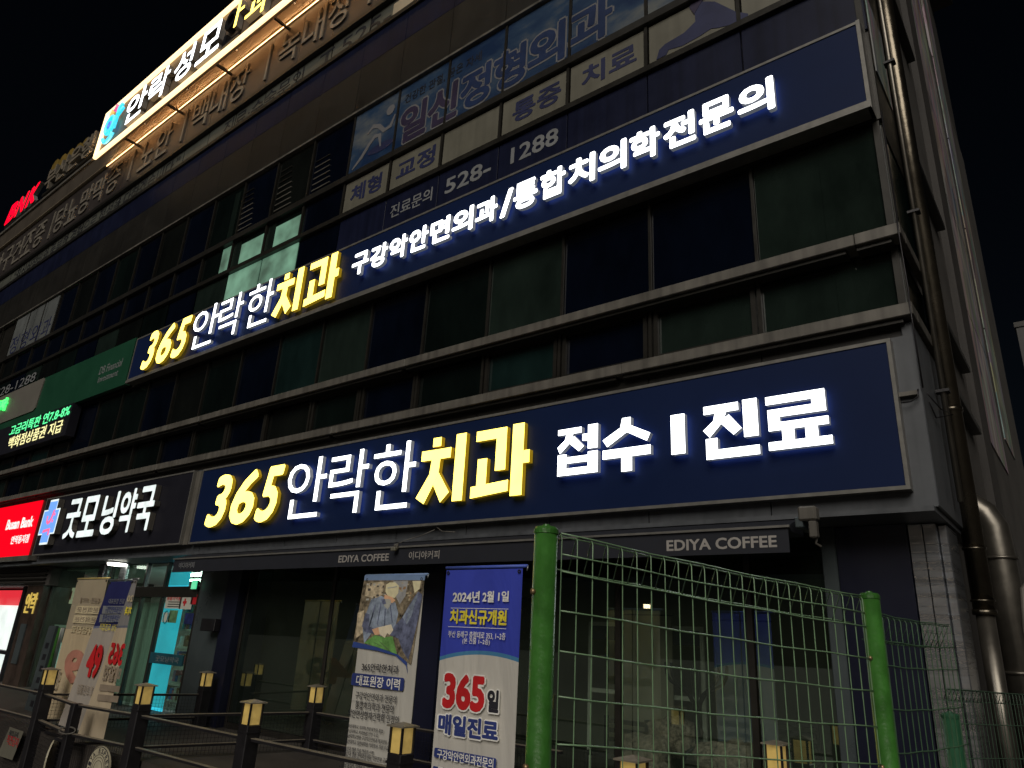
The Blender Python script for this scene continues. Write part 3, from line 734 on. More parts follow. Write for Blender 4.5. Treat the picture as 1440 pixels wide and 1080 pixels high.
# BNK + unlit letters on the parapet
S14 = thing('bank_roof_sign', 'red lit BNK letters standing on the parapet at the upper left', 'sign', (-33, 7.3, 15.9))
E_r2 = emit('lit_red_letter', (1.0, 0.0, 0.02), 1.6, (.2, 0, 0))
for ch, a, b in (('B', -34.85, -33.75), ('N', -33.72, -32.55), ('K', -32.5, -31.4)):
    text(ch, a, b, 15.98, 16.95, 7.05, E_r2, S14, depth=.16, w=.05, shear=.2, side=M_lside, name='letter')
box('mounting_rail', -34.9, -31.2, 7.1, 7.2, 15.86, 15.97, M_panel_b, S14)
S15 = thing('unlit_bank_letters', 'unlit grey Korean channel letters standing on the parapet right of the red BNK letters', 'sign', (-28, 7.3, 15.9))
M_unlit = mat('dusty_letter_face', (0.20, 0.17, 0.13), .6, 0, .2, 3)
for i, ch in enumerate('부산은행'):
    text(ch, -30.5 + i * 1.12, -29.5 + i * 1.12, 15.98, 17.0, 7.0, M_unlit, S15, depth=.25, w=.012, side=M_tan, name='letter')
box('mounting_rail', -30.6, -25.9, 7.05, 7.28, 15.86, 15.97, M_panel_b, S15)
S16 = thing('unlit_logo_letters', 'row of dark yellow unlit round logo letters standing far back on the roof', 'sign', (-30, 8.6, 15.9))
M_dky = mat('dim_yellow_face', (0.20, 0.13, 0.02), .6, 0, .2, 3)
for i in range(5):
    q = F(76 + i * 10.5, 236 - i * 7.5, 8.8)
    prism('letter', [(q.x + .5 * math.cos(t * .6283), q.z + .5 * math.sin(t * .6283)) for t in range(10)], 8.8, 9.0, M_dky, S16)
box('support_frame', F(70, 250, 8.9).x, F(125, 205, 8.9).x, 9.0, 9.1, 15.7, 16.2, M_black, S16)

# ------------------------------------------------------------------ ground floor shop fronts
YG = 7.7
def R_(name, x0, x1, z0, z1, m, parent, y0=YG, y1=YG + .08, **kw): return box(name, x0, x1, y0, y1, z0, z1, m, parent, **kw)
C = thing('cafe_shopfront', 'dark cafe shopfront of tall glass panes between navy piers under the long clinic sign', 'shopfront', (-7.5, YG, -1.6))
M_pier = mat('navy_black_cladding', (0.010, 0.012, 0.030), .35, 0, .2, 2)
M_piergrey = mat('frosted_grey_panel', (0.06, 0.075, 0.08), .3, 0, .2, 1.5)
R_('pier', -12.72, -12.28, -1.6, 1.26, M_pier, C, 7.55, 8.2)
R_('frosted_panel', -13.86, -12.74, -1.6, 1.26, M_piergrey, C, 7.68, 7.75)
box('ad_box', -13.15, -12.68, 7.42, 7.545, -.06, .16, M_black, C, bev=.01)
R_('pier', -7.62, -7.25, -1.6, 1.26, M_pier, C, 7.6, 8.2)
for (a, b) in ((-12.2, -9.85), (-9.75, -7.68), (-7.18, -4.55), (-4.45, -2.98), (-2.88, -2.12)):
    R_('glass_pane', a, b, -1.5, 1.24, M_shopglass, C, YG + .02, YG + .035)
for x in (-12.25, -9.8, -4.5, -2.93):
    R_('door_frame' if x > -5 else 'window_frame', x - .035, x + .035, -1.6, 1.26, M_frame, C, bev=.006)
R_('window_frame', -2.12, -1.98, -1.6, 1.27, M_piergrey, C, 7.6, 7.78, bev=.01)
R_('kickplate', -12.2, -2.12, -1.6, -1.51, M_frame, C)
box('navy_wall_panel', -1.975, -1.34, 7.62, 7.8, -1.6, 1.262, mat('deep_navy_panel', (0.003, 0.005, 0.020), .35, 0, .12, 1.2), C)
# steel clad corner column, two sheets wide
K = thing('steel_column', 'stainless steel clad corner column under the overhang at the right end of the building', 'column', (-1.15, 7.8, -1.6))
def colsheet(a, b, y0, y1, name='steel_sheet'):
    V = []; Fc = []; n = 40; zs = [-1.6 + i * (2.86 / n) for i in range(n + 1)]; rg = random.Random(int(a * 100))
    off = [rg.uniform(-.0012, .0012) for _ in zs]
    for z, o in zip(zs, off):
        V += [(a, y0 + o, z), (b, y0 + o * .5, z), (b, y1, z), (a, y1, z)]
    for i in range(n):
        for k in range(4):
            k2 = (k + 1) % 4; Fc.append((i * 4 + k, i * 4 + k2, i * 4 + 4 + k2, i * 4 + 4 + k))
    Fc += [(3, 2, 1, 0), tuple(n * 4 + k for k in range(4))]
    meshobj(name, V, Fc, M_steel, K, smooth=False)
colsheet(-1.33, -1.215, 7.66, 7.9)
colsheet(-1.205, -1.10, 7.66, 7.9)
box('steel_sheet', -1.098, -1.02, 7.75, 8.3, -1.6, 1.262, M_steel, K, bev=.01)
# cafe interior
I = thing('cafe_interior_walls', 'dim grey green back walls and floor of the closed cafe behind the glass', 'room', (-7.5, 10, -1.6))
M_inw = mat('dim_cafe_wall', (0.40, 0.43, 0.33), .8, 0, .2, 1)
box('back_wall', -13.4, -1.4, 12.0, 12.1, -1.6, 1.25, M_inw, I)
box('party_wall', -13.5, -13.35, 7.8, 12.0, -1.6, 1.25, M_inw, I)
box('party_wall', -1.5, -1.4, 7.85, 12.0, -1.6, 1.25, M_inw, I)
box('interior_ceiling', -13.4, -1.5, 7.85, 12.0, 1.2, 1.26, M_core, I)
box('counter', -12.0, -8.5, 10.5, 11.2, -1.6, -.55, mat('counter_wood', (0.20, 0.15, 0.09), .5, 0, .2, 3, stretch=(1, 8, 8)), I)
box('menu_board', -11.5, -9.0, 11.9, 11.98, .1, .9, M_signblack, I)
# coat rack behind the glass
def coat_rack(x, y, top):
    T = thing('coat_rack', 'black coat stand with curved arms behind the cafe glass', 'coat rack', (x, y, -1.6))
    tube('pole', [(x, y, -1.55), (x, y, top - .45)], .032, M_black, T)
    for a in (0, 180, 70, 110, 250, 290):
        ca, sa = math.cos(math.radians(a)), math.sin(math.radians(a))
        pr = [(0.03, -.50), (0.05, -.42), (.10, -.34), (.20, -.28), (.31, -.22), (.36, -.14), (.37, -.02)]
        tube('arm', [(x + ca * p, y + sa * p, top + q) for p, q in pr], .018, M_black, T)
    for a in (20, 110, 200, 290):
        ca, sa = math.cos(math.radians(a)), math.sin(math.radians(a))
        tube('foot', [(x, y, top - .85), (x + ca * .12, y + sa * .12, top - .93), (x + ca * .34, y + sa * .34, -1.58)], .017, M_black, T)
cr = F(978, 935, 8.15)
coat_rack(cr.x, 8.15, cr.z + .03)
for (x0, x1, y0, m, lab) in ((877, 944, 863, mat('beige_reflection', (.36, .33, .25), .7, 0, .12, 2), 'pale beige upright panel behind the coat stand'), (1003, 1083, 871, mat('grey_blue_reflection', (.22, .25, .32), .7, 0, .12, 2), 'grey blue upright panel right of the coat stand')):  # panels added inside to stand in for the banners' reflections in the glass
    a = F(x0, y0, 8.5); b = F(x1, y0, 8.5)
    T = thing('reflection_panel', lab, 'panel', ((a.x + b.x) / 2, 8.5, DZ), 'upright panels inside the cafe')
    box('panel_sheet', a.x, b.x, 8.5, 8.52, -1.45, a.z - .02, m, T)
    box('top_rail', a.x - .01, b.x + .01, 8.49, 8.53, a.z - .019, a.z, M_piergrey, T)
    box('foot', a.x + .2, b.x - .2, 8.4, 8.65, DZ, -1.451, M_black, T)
# chairs with speckled blankets
M_fur = mat('speckled_fur_blanket', (0.42, 0.33, 0.27), .9, 0, .95, 20, bump=.5, bscale=60)
def blob(name, cx, cy, cz, rx, ry, rz, m, parent, seed):
    rg = random.Random(seed); bm = bmesh.new()
    bmesh.ops.create_icosphere(bm, subdivisions=3, radius=1)
    ph = [rg.uniform(0, 6) for _ in range(6)]
    for v in bm.verts:
        c = v.co; k = 1 + .10 * math.sin(5 * c.x + ph[0]) + .10 * math.sin(6 * c.z + ph[1]) + .08 * math.sin(9 * c.y + 7 * c.x + ph[2]) + .05 * math.sin(14 * c.z + 9 * c.x + ph[3])
        v.co = Vector((cx + c.x * rx * k, cy + c.y * ry * k, cz + c.z * rz * k))
    V = [v.co.copy() for v in bm.verts]; Fc = [tuple(w.index for w in f.verts) for f in bm.faces]; bm.free()
    return meshobj(name, V, Fc, m, parent, smooth=True)
def chair(px, py, y, label, w=.5):
    q = F(px, py, y)
    T = thing('slatted_chair', label, 'chair', (q.x, y, -1.6), 'chairs inside the cafe')
    for k in range(5): box('back_slat', q.x - w / 2 + .03, q.x + w / 2 - .03, y + .2, y + .23, q.z - .08 - k * .1, q.z - .03 - k * .1, M_black, T)
    for s in (-1, 1):
        box('leg', q.x + s * w / 2 - .02, q.x + s * w / 2 + .02, y + .19, y + .24, -1.6, q.z, M_black, T)
        box('leg', q.x + s * w / 2 - .02, q.x + s * w / 2 + .02, y - .25, y - .21, -1.6, -1.15, M_black, T)
    box('seat', q.x - w / 2, q.x + w / 2, y - .25, y + .18, -1.15, -1.10, M_black, T)
    return T
chair(868, 1010, 8.1, 'black slatted cafe chair at the left of the blankets', .55)
chair(1100, 1010, 8.4, 'black slatted cafe chair at the right of the blankets', .6)
for i, (px, py, y, rx, rz, lab) in enumerate(((905, 1062, 8.0, .32, .25, 'speckled brown fur blanket heaped left of the coat stand'), (948, 1035, 8.45, .35, .22, 'speckled brown fur blanket piled behind the coat stand'), (1030, 1075, 8.1, .38, .26, 'speckled brown fur blanket heaped right of the coat stand'))):
    q = F(px, py, y)
    o = blob('fur_blanket', q.x, y, q.z, rx, .25, rz, M_fur, None, i)
    setp(o, label=lab, category='blanket', group='fur blankets on the cafe chairs')
# whiteboard-like frames inside
M_wf = mat('white_board_frame', (0.8, 0.8, 0.7), .5, 0, .1, 4)
for i, (x0, x1, y, lab) in enumerate(((828, 905, 8.6, 'white framed menu stand left of the coat stand'), (938, 993, 8.6, 'white framed menu stand behind the coat stand'))):
    a = F(x0, 874 + i * 6, y); b = F(x1, 1000, y)
    T = thing('menu_stand', lab, 'board', ((a.x + b.x) / 2, y, -1.6), 'white framed boards inside the cafe')
    t = .05
    box('frame', a.x, b.x, y, y + .03, a.z - t, a.z, M_wf, T)
    box('frame', a.x, a.x + t, y, y + .03, -1.6, a.z - t - .001, M_wf, T)
    box('frame', b.x - t, b.x, y, y + .03, -1.6, a.z - t - .001, M_wf, T)
    box('frame', a.x + t + .001, b.x - t - .001, y, y + .03, -.52, -.47, M_wf, T)
    box('board', a.x + t + .001, b.x - t - .001, y + .01, y + .02, a.z - .22, a.z - t - .001, M_signnavy, T)
# green exit light inside
q = F(362, 815, 9.2)
T = thing('exit_light', 'small green lit exit light inside the cafe near the pier', 'light', (q.x, 9.2, q.z))
box('housing', q.x - .10, q.x + .10, 9.2, 9.26, q.z - .09, q.z + .09, M_signblack, T)
box('lit_face', q.x - .09, q.x + .09, 9.19, 9.199, q.z - .08, q.z + .08, emit('green_exit_glow', (0.05, 1.0, .25), 1.3), T)

# awning
A = thing('folded_awning', 'folded black awning with cafe name on its valance along the shopfront', 'awning', (-7.7, 7.0, .9))
prism_pts = [(6.79, 1.165), (6.84, 1.19), (7.05, 1.262), (7.2, 1.262), (7.2, 1.12), (6.84, 1.12), (6.80, 1.15)]
def yzprism(name, pts, x0, x1, m, parent):
    n = len(pts); V = [(x0, a, b) for a, b in pts] + [(x1, a, b) for a, b in pts]
    Fc = [tuple(range(n)), tuple(range(2 * n - 1, n - 1, -1))] + [(i, n + i, n + (i + 1) % n, (i + 1) % n) for i in range(n)]
    o = meshobj(name, V, Fc, m, parent)
    bm = bmesh.new(); bm.from_mesh(o.data); bmesh.ops.recalc_face_normals(bm, faces=bm.faces); bm.to_mesh(o.data); bm.free()
    return o
yzprism('awning_canopy', prism_pts, -13.40, -2.15, M_awn, A)
box('valance', -13.38, -2.17, 6.80, 6.815, .925, 1.148, M_awn, A)
box('front_bar', -13.40, -2.15, 6.775, 6.80, 1.15, 1.172, M_signframe, A)
M_val = mat('pale_awning_print', (0.36, 0.34, 0.32), .6, 0, .1, 5)
text('EDIYA COFFEE', -8.62, -7.55, .985, 1.085, 6.797, M_val, A, depth=.002, w=.02)
text('이디야커피', -7.16, -6.60, .99, 1.095, 6.797, M_val, A, depth=.002, w=.004)
text('이디야커피', -13.18, -12.64, .99, 1.095, 6.797, M_silver, A, depth=.002, w=.0)
text('EDIYA COFFEE', -3.40, -2.28, .975, 1.085, 6.797, M_val, A, depth=.002, w=.026)
T = thing('awning_bracket', 'grey awning gearbox bracket at the right end of the valance', 'bracket', (-2.05, 6.9, 1.1))
box('arm', -2.10, -2.03, 6.78, 7.1, 1.14, 1.24, M_piergrey, T, bev=.01)
box('motor_box', -2.06, -1.90, 6.76, 6.88, 1.20, 1.33, M_ledge, T, bev=.015)
box('motor_box', -1.97, -1.90, 6.74, 6.82, 1.04, 1.19, M_ledge, T, bev=.01)
tube('cable', [(-1.92, 6.8, 1.05), (-1.94, 6.82, 1.0), (-1.90, 6.84, .97)], .012, M_ledge, T)
T = thing('spot_lamp', 'small cream clamp lamp fixed on the awning bar', 'lamp', (-7.38, 6.8, 1.17))
box('clamp', -7.42, -7.35, 6.74, 6.775, 1.12, 1.20, M_ledge, T, bev=.008)
box('lamp_head', -7.43, -7.34, 6.70, 6.738, 1.10, 1.15, M_film, T, bev=.008)
tube('cord', [(-7.38, 6.77, 1.2), (-7.3, 6.85, 1.26), (-7.1, 6.95, 1.33), (-6.9, 6.98, 1.40)], .006, M_ledge, T, n=5)
tube('cable', [(-7.38 + .5, 7.0, 1.43), (-7.38 + .62, 6.98, 1.37), (-7.38 + .85, 6.99, 1.35)], .006, M_ledge, None, n=5, label='thin grey cable loop hanging below the lower clinic sign', category='cable')

# pharmacy shopfront and interior
Ph = thing('pharmacy_shopfront', 'lit pharmacy shopfront with greenish glass beneath the pharmacy sign', 'shopfront', (-17, YG, -1.6))
for (a, b) in ((-21.1, -18.0), (-17.94, -16.3), (-16.24, -15.4)):
    R_('glass_pane', a, b, -1.5, .62 if a > -16.5 else 1.24, M_pharmglass, Ph, YG + .02, YG + .035)
R_('glass_door', -15.34, -13.98, -1.5, .50, M_pharmglass, Ph, YG + .02, YG + .035)
R_('glass_pane', -15.34, -13.98, .78, 1.10, M_pharmglass, Ph, YG + .02, YG + .035)
for x in (-21.15, -17.97, -16.27, -15.37, -13.92):
    R_('window_frame', x - .03, x + .03, -1.6, 1.26, M_frame, Ph, YG - .01, bev=.005)
R_('transom', -17.94, -13.96, .55, .76, M_frame, Ph, YG - .02, bev=.005)
R_('door_rail', -15.30, -14.02, -.72, -.52, mat('door_band_film', (0.02, 0.09, 0.12), .4), Ph, YG - .02, YG + .01)
text('굿모닝약국', -15.05, -14.15, -.68, -.57, YG - .025, M_silver, Ph, depth=.002)
Pi = thing('pharmacy_interior', 'bright pharmacy room with white ceiling lights, cyan screen and shelves', 'room', (-17, 10, -1.6))
M_pw = mat('pale_interior_wall', (0.6, 0.68, 0.62), .7, 0, .1, 1)
box('back_wall', -23.6, -13.5, 11.5, 11.6, -1.6, 1.25, M_pw, Pi)
box('party_wall', -13.95, -13.55, 7.85, 11.5, -1.6, 1.25, M_pw, Pi)
box('party_wall', -23.75, -23.6, 8.55, 11.5, -1.6, 1.25, M_core, Pi)
box('interior_ceiling', -23.6, -13.95, 7.85, 11.5, 1.2, 1.26, M_pw, Pi)
E_tub = emit('white_ceiling_light', (0.85, 1.0, 0.92), 14.0)
for (x, y) in ((-15.0, 8.7), (-17.0, 9.2), (-15.5, 10.4), (-18.6, 10.4)):
    box('ceiling_light', x - .6, x + .6, y - .12, y + .12, 1.15, 1.195, E_tub, Pi)
# cyan screen behind the door with notices
M_cyan = emit('backlit_cyan_screen', (0.03, 0.46, 0.62), 1.15, (0.05, .4, .5), .08, 2)
box('cyan_screen', -15.84, -14.95, 7.95, 7.98, -1.6, .45, M_cyan, Pi)
box('cyan_screen', -15.7, -14.9, 7.95, 7.98, .74, 1.08, M_cyan, Pi)
box('curtain', -17.0, -15.86, 7.95, 7.99, -1.6, .45, mat('grey_green_curtain', (0.45, 0.60, 0.54), .7, 0, .3, 6, stretch=(6, 6, .3)), Pi)
box('curtain', -18.2, -17.03, 8.0, 8.04, -1.6, .45, mat('grey_green_curtain_dark', (0.34, 0.48, 0.43), .7, 0, .3, 6, stretch=(6, 6, .3)), Pi)
for k in range(6):
    box('shelf', -14.93, -14.3, 8.0, 8.5, -1.4 + k * .33, -1.37 + k * .33, M_pw, Pi)
rg = random.Random(5)
cols = [mat('carton_' + n, c, .5) for n, c in (('white', (.6, .6, .58)), ('pink', (.6, .15, .2)), ('teal', (.05, .35, .35)), ('brown', (.25, .13, .06)), ('blue', (.05, .1, .4)))]
for k in range(6):
    x = -14.9
    while x < -14.4:
        w = rg.uniform(.05, .11); h = rg.uniform(.1, .24)
        box('carton', x, x + w, 8.02, 8.2, -1.368 + k * .33, -1.368 + k * .33 + h, rg.choice(cols), Pi); x += w + .01
# notices taped to the door glass
def notice(a, b, base, label, tx=None, ink=M_blackink, tin=None, y=7.69):
    p = F(a[0], a[1], y); q_ = F(b[0], b[1], y)
    T = thing('notice', label, 'notice', ((p.x + q_.x) / 2, y, min(p.z, q_.z)))
    box('sheet', p.x, q_.x, y, y + .004, q_.z, p.z, base, T)
    if tx: text(tx, p.x + .04, q_.x - .04, p.z - (p.z - q_.z) * .42, p.z - (p.z - q_.z) * .12, y - .004, ink, T, depth=.002, w=.01)
    return T, p, q_
M_red = mat('red_print', (0.55, 0.02, 0.03), .5)
M_paper = mat('paper', (0.55, 0.55, 0.48), .6, 0, .1, 4)
T, p, q_ = notice((235, 836), (253, 856), M_paper, 'white animal medicine notice with red heading on the pharmacy door', '동물의약품', M_red)
for k in range(3): box('text_line', p.x + .12, q_.x - .04, 7.685, 7.688, q_.z + .03 + k * .045, q_.z + .045 + k * .045, M_blackink, T)
T, p, q_ = notice((255, 836), (268, 857), M_paper, 'white notice with a small red cross on the pharmacy door')
prism('cross_mark', cross(p.x + .13, p.x + .27, p.z - .22, p.z - .08, .33, .33), 7.685, 7.688, M_red, T)
notice((270, 836), (275, 850), M_red, 'small red notice beside the pharmacy door frame')
T, p, q_ = notice((230, 861), (237, 875), M_paper, 'pale notice with a blue ring on the pharmacy door')
tube('ring_mark', [((p.x + q_.x) / 2 + .09 * math.cos(t * .5236), 7.684, (p.z + q_.z) / 2 + .12 * math.sin(t * .5236)) for t in range(12)], .012, mat('teal_print', (.02, .3, .35), .5), T, closed=True, n=4)
notice((239, 858), (247, 876), mat('green_yellow_poster', (0.12, .25, .12), .5, 0, .5, 6), 'small green and yellow poster on the pharmacy door')
notice((261, 862), (270, 878), mat('night_blue_poster', (0.02, .03, .12), .5, 0, .8, 9), 'dark blue portrait-format poster beside the door frame')
q = F(288 - 0, 821, YG)
q = F(277, 822, 7.66)
T = thing('exit_light', 'small green lit exit sign on the pharmacy transom', 'light', (q.x, 7.62, q.z))
box('lit_face', q.x - .1, q.x + .08, 7.60, 7.62, q.z - .09, q.z + .07, emit('green_exit_glow2', (0.02, .8, .35), .8), T)
box('housing', q.x - .11, q.x + .09, 7.621, 7.66, q.z - .10, q.z + .08, M_black, T)
# ceiling lamp under the pharmacy soffit
q = F(160, 794, 7.35)
T = thing('ceiling_lamp', 'round white lit lamp under the soffit in front of the pharmacy', 'lamp', (q.x, 7.35, 1.2))
def disc(cx, cy, z, r, n=16): return [(cx + r * math.cos(2 * math.pi * i / n), cy + r * math.sin(2 * math.pi * i / n), z) for i in range(n)]
n = 16; cx, cy = -17.1, 7.4
V = disc(cx, cy, 1.265, .20) + disc(cx, cy, 1.19, .18); Fc = [tuple(range(n))[::-1], tuple(range(n, 2 * n))] + [(i, (i + 1) % n, n + (i + 1) % n, n + i) for i in range(n)]
meshobj('lamp_glass', V, [f[::-1] for f in Fc], emit('white_downlight', (1.0, .98, .85), 7), T, smooth=False)
V = disc(cx, cy, 1.269, .23) + disc(cx, cy, 1.24, .23)
meshobj('lamp_rim', V, [f[::-1] for f in Fc], M_steel, T)
box('steel_post', -18.45, -18.15, 7.6, 7.72, -.2, 1.26, M_steel, Ph, bev=.02)
box('steel_post', -17.35, -17.05, 7.6, 7.68, .3, 1.26, M_steel, Ph, bev=.02)
# shop shelf picture panel seen through the glass
T = thing('wall_poster', 'cream product poster with green and red blocks inside the pharmacy', 'poster', (-18.9, 8.4, .2))
a = F(63, 827, 8.2); b = F(101, 849, 8.2)
box('sheet', a.x, b.x, 8.2, 8.22, b.z, a.z + .02, emit('cream_poster', (.8, .75, .5), .45, (.6, .55, .4)), T)
for k, (u, c) in enumerate(((.12, M_red), (.3, None), (.5, None), (.72, None), (.88, M_red))):
    w = (b.x - a.x)
    box('colour_block', a.x + w * u - .1, a.x + w * u + .1, 8.19, 8.199, b.z + .1 + .05 * (k % 2), b.z + .32 + .03 * (k % 2), c or mat('green_print%d' % k, (.02, .15, .05), .5), T)
T = thing('wall_poster', 'small pink lit price board inside the pharmacy', 'poster', (-18.8, 8.3, -.1))
a = F(54, 854, 8.3); b = F(70, 862, 8.3)
box('sheet', a.x, b.x, 8.3, 8.33, b.z, a.z, emit('pink_board', (.9, .02, .12), .9), T)
text('SALE', a.x + .1, b.x - .1, b.z + .04, a.z - .04, 8.294, E_pw, T, depth=.002) if False else None
T = thing('display_shelf', 'white cornered display shelf with a red emblem inside the pharmacy', 'shelf', (-18.5, 8.3, -1.6))
a = F(44, 895, 8.1); b = F(62, 985, 8.1)
prism('shelf_panel', [(a.x, a.z + .15), (b.x + .35, a.z - .12), (b.x + .25, b.z), (a.x, b.z)], 8.1, 8.15, emit('pale_lit_shelf', (.45, .65, .6), .5, (.5, .6, .55)), T)
prism('red_emblem', cross(a.x + .25, a.x + .85, a.z - .5, a.z - .15, .3, .3), 8.09, 8.099, M_red, T)
box('shelf_edge', a.x, b.x + .6, 8.0, 8.4, a.z + .28, a.z + .34, M_pw, T)

# bank entrance at far left
Bk = thing('bank_entrance', 'glowing white and red bank machine corner at the left edge', 'shopfront', (-24, 8, -1.6))
E_bw = emit('white_lit_panel', (.85, .95, .9), .95, var=.15, vscale=2)
box('lit_panel', -30, -23.5, 8.4, 8.5, -1.6, .50, E_bw, Bk)
box('red_header', -30, -22.7, 8.3, 8.39, .32, .75, emit('red_lit_header', (.95, .03, .05), .8), Bk)
box('lit_panel', -23.3, -22.8, 8.4, 8.5, -1.6, .3, E_bw, Bk)
box('door_post', -23.1, -22.95, 7.7, 7.85, -1.6, .9, M_black, Bk)
box('door_post', -26.0, -25.8, 7.7, 7.85, -1.6, .9, M_black, Bk)
box('lintel', -31, -20.9, 7.5, 8.3, .80, 1.26, M_core, Bk)
for k in range(4): box('louvre', -31, -21.1, 7.44, 7.50, .84 + k * .1, .88 + k * .1, M_frame, Bk)
box('counter', -30, -22.7, 8.1, 8.3, -1.0, -.9, M_black, Bk)
T = thing('stone_pier', 'dark brown polished pier with gold lettering between the bank and the pharmacy', 'column', (-21.2, 7.8, -1.6))
box('pier_face', -22.25, -21.2, 7.52, 8.3, -1.6, 1.262, mat('polished_brown_stone', (0.05, 0.035, 0.028), .12, 0, .5, 3), T)
M_gold = emit('gold_letter', (1.0, .7, .15), .45, (.6, .45, .1))
text('안락', -22.1, -21.4, .10, .62, 7.50, M_gold, T, depth=.02, w=.01)
box('plaque', -21.95, -21.6, 7.49, 7.515, -1.1, -.15, M_piergrey, T)

# leaning sign boards by the bank
for i, (tp, bt, m, lab) in enumerate((((74, 880), (46, 1000), M_piergrey, 'tall narrow grey signboard leaning left of the banners'), ((81, 883), (62, 985), M_green, 'tall narrow green signboard with white edge behind the banners'))):
    y = 5.9 + .25 * i
    a = F(tp[0] - 5, tp[1], y); b = F(tp[0] + 5, tp[1], y)
    T = thing('signboard', lab, 'signboard', (a.x, y, -1.6))
    prism('board', [(a.x - .15, -1.6), (a.x + .22, -1.6), (b.x, b.z), (a.x, a.z)], y, y + .05, m, T)
    if i: box('white_edge', b.x + .002, b.x + .035, y - .005, y + .05, -1.6, b.z, M_white, T)
    else:
        for k in range(6): prism('letter_mark', [(a.x + .08, a.z - .3 - k * .2), (a.x + .22, a.z - .3 - k * .2), (a.x + .2, a.z - .4 - k * .2), (a.x + .06, a.z - .4 - k * .2)], y - .004, y - .001, M_blackink, T)

# ------------------------------------------------------------------ banners
def cloth(name, x0, x1, z0, z1, y, m, parent, amp=.012, seed=0, lean=0.0, lean2=None):
    if lean2 is None: lean2 = lean
    rg = random.Random(seed); nx, nz = 10, 26; V = []; Fc = []
    for j in range(nz + 1):
        for i in range(nx + 1):
            u, v = i / nx, j / nz
            V.append((x0 + (x1 - x0) * u + (lean * (1 - u) + lean2 * u) * (1 - v), y + amp * (math.sin(u * 7 + v * 3 + seed) * .5 + .5) * (.3 + v * (1 - v) * 2) + .004, z0 + (z1 - z0) * v))
    for j in range(nz):
        for i in range(nx):
            a = j * (nx + 1) + i; Fc.append((a, a + 1, a + nx + 2, a + nx + 1))
    return meshobj(name, V, Fc, m, parent, smooth=True)
def fabric(name, top, bot, zc, xc, rad, band=None):
    """printed cloth: one colour above a curved edge, another below, a thin rim colour between"""
    m, nt, b = new_mat(name); L = nt.links.new
    geo = nt.nodes.new('ShaderNodeNewGeometry'); sx = nt.nodes.new('ShaderNodeSeparateXYZ'); L(geo.outputs['Position'], sx.inputs[0])
    a1 = nt.nodes.new('ShaderNodeMath'); a1.operation = 'SUBTRACT'; L(sx.outputs['X'], a1.inputs[0]); a1.inputs[1].default_value = xc
    a2 = nt.nodes.new('ShaderNodeMath'); a2.operation = 'MULTIPLY'; L(a1.outputs[0], a2.inputs[0]); L(a1.outputs[0], a2.inputs[1])
    a3 = nt.nodes.new('ShaderNodeMath'); a3.operation = 'MULTIPLY_ADD'; L(a2.outputs[0], a3.inputs[0]); a3.inputs[1].default_value = rad; a3.inputs[2].default_value = -(zc + EYE)
    a4 = nt.nodes.new('ShaderNodeMath'); a4.operation = 'ADD'; L(sx.outputs['Z'], a4.inputs[0]); L(a3.outputs[0], a4.inputs[1])
    cr = nt.nodes.new('ShaderNodeValToRGB'); cr.color_ramp.interpolation = 'CONSTANT'
    mr = nt.nodes.new('ShaderNodeMapRange'); mr.inputs[1].default_value = -.5; mr.inputs[2].default_value = .5; L(a4.outputs[0], mr.inputs[0]); L(mr.outputs[0], cr.inputs[0])
    e = cr.color_ramp.elements; e[0].position = 0; e[0].color = rgb(bot); e[1].position = .53; e[1].color = rgb(top)
    k = e.new(.5); k.color = rgb(band or top)
    n = nt.nodes.new('ShaderNodeTexNoise'); n.inputs['Scale'].default_value = 2.5; n.inputs['Detail'].default_value = 4
    mm = nt.nodes.new('ShaderNodeMixRGB'); mm.blend_type = 'MULTIPLY'; mm.inputs[0].default_value = .35; L(cr.outputs[0], mm.inputs[1]); L(n.outputs[0], mm.inputs[2])
    L(mm.outputs[0], b.inputs['Base Color']); b.inputs['Roughness'].default_value = .65
    nb = nt.nodes.new('ShaderNodeTexNoise'); nb.inputs['Scale'].default_value = 5
    bp = nt.nodes.new('ShaderNodeBump'); bp.inputs['Strength'].default_value = .3; bp.inputs['Distance'].default_value = .03; L(nb.outputs[0], bp.inputs['Height']); L(bp.outputs[0], b.inputs['Normal'])
    tl = nt.nodes.new('ShaderNodeBsdfTranslucent'); L(mm.outputs[0], tl.inputs[0])
    ms = nt.nodes.new('ShaderNodeMixShader'); ms.inputs[0].default_value = .2
    L(b.outputs[0], ms.inputs[1]); L(tl.outputs[0], ms.inputs[2]); L(ms.outputs[0], nt.nodes['Material Output'].inputs[0])
    return m
def banner(label, x0, x1, top, y, m, seed, barcol=M_steel, lean=0.0, lean2=None):
    T = thing('banner_stand', label, 'banner', ((x0 + x1) / 2, y, -1.6), 'upright banner stands in front of the shops')
    cloth('banner_cloth', x0, x1, -1.5 if y > 5.05 else -2.3, top - .03, y, m, T, seed=seed, lean=lean, lean2=lean2)
    tube('top_bar', [(x0 - .01, y + .012, top - .01), (x1 + .04, y + .012, top - .01)], .014, barcol, T)
    tube('pole', [((x0 + x1) / 2, y + .04, top - .01), ((x0 + x1) / 2 + lean, y + .06, -1.55)], .010, M_black, T)
    for s in (x0 + .03, x1 - .03):
        tube('grommet', [(s + .013 * math.cos(t * .785), y - .004, top - .055 + .013 * math.sin(t * .785)) for t in range(8)], .005, M_black, T, closed=True, n=5)
    tube('hook', [(x1 + .03, y + .012, top - .01), (x1 + .055, y, top - .012), (x1 + .055, y - .01, top - .05)], .006, M_steel, T, n=5)
    box('base', (x0 + x1) / 2 + lean - .3, (x0 + x1) / 2 + lean + .3, y - .2, y + .25, -1.6, -1.56, M_black, T, bev=.01)
    return T
Y2 = 4.83
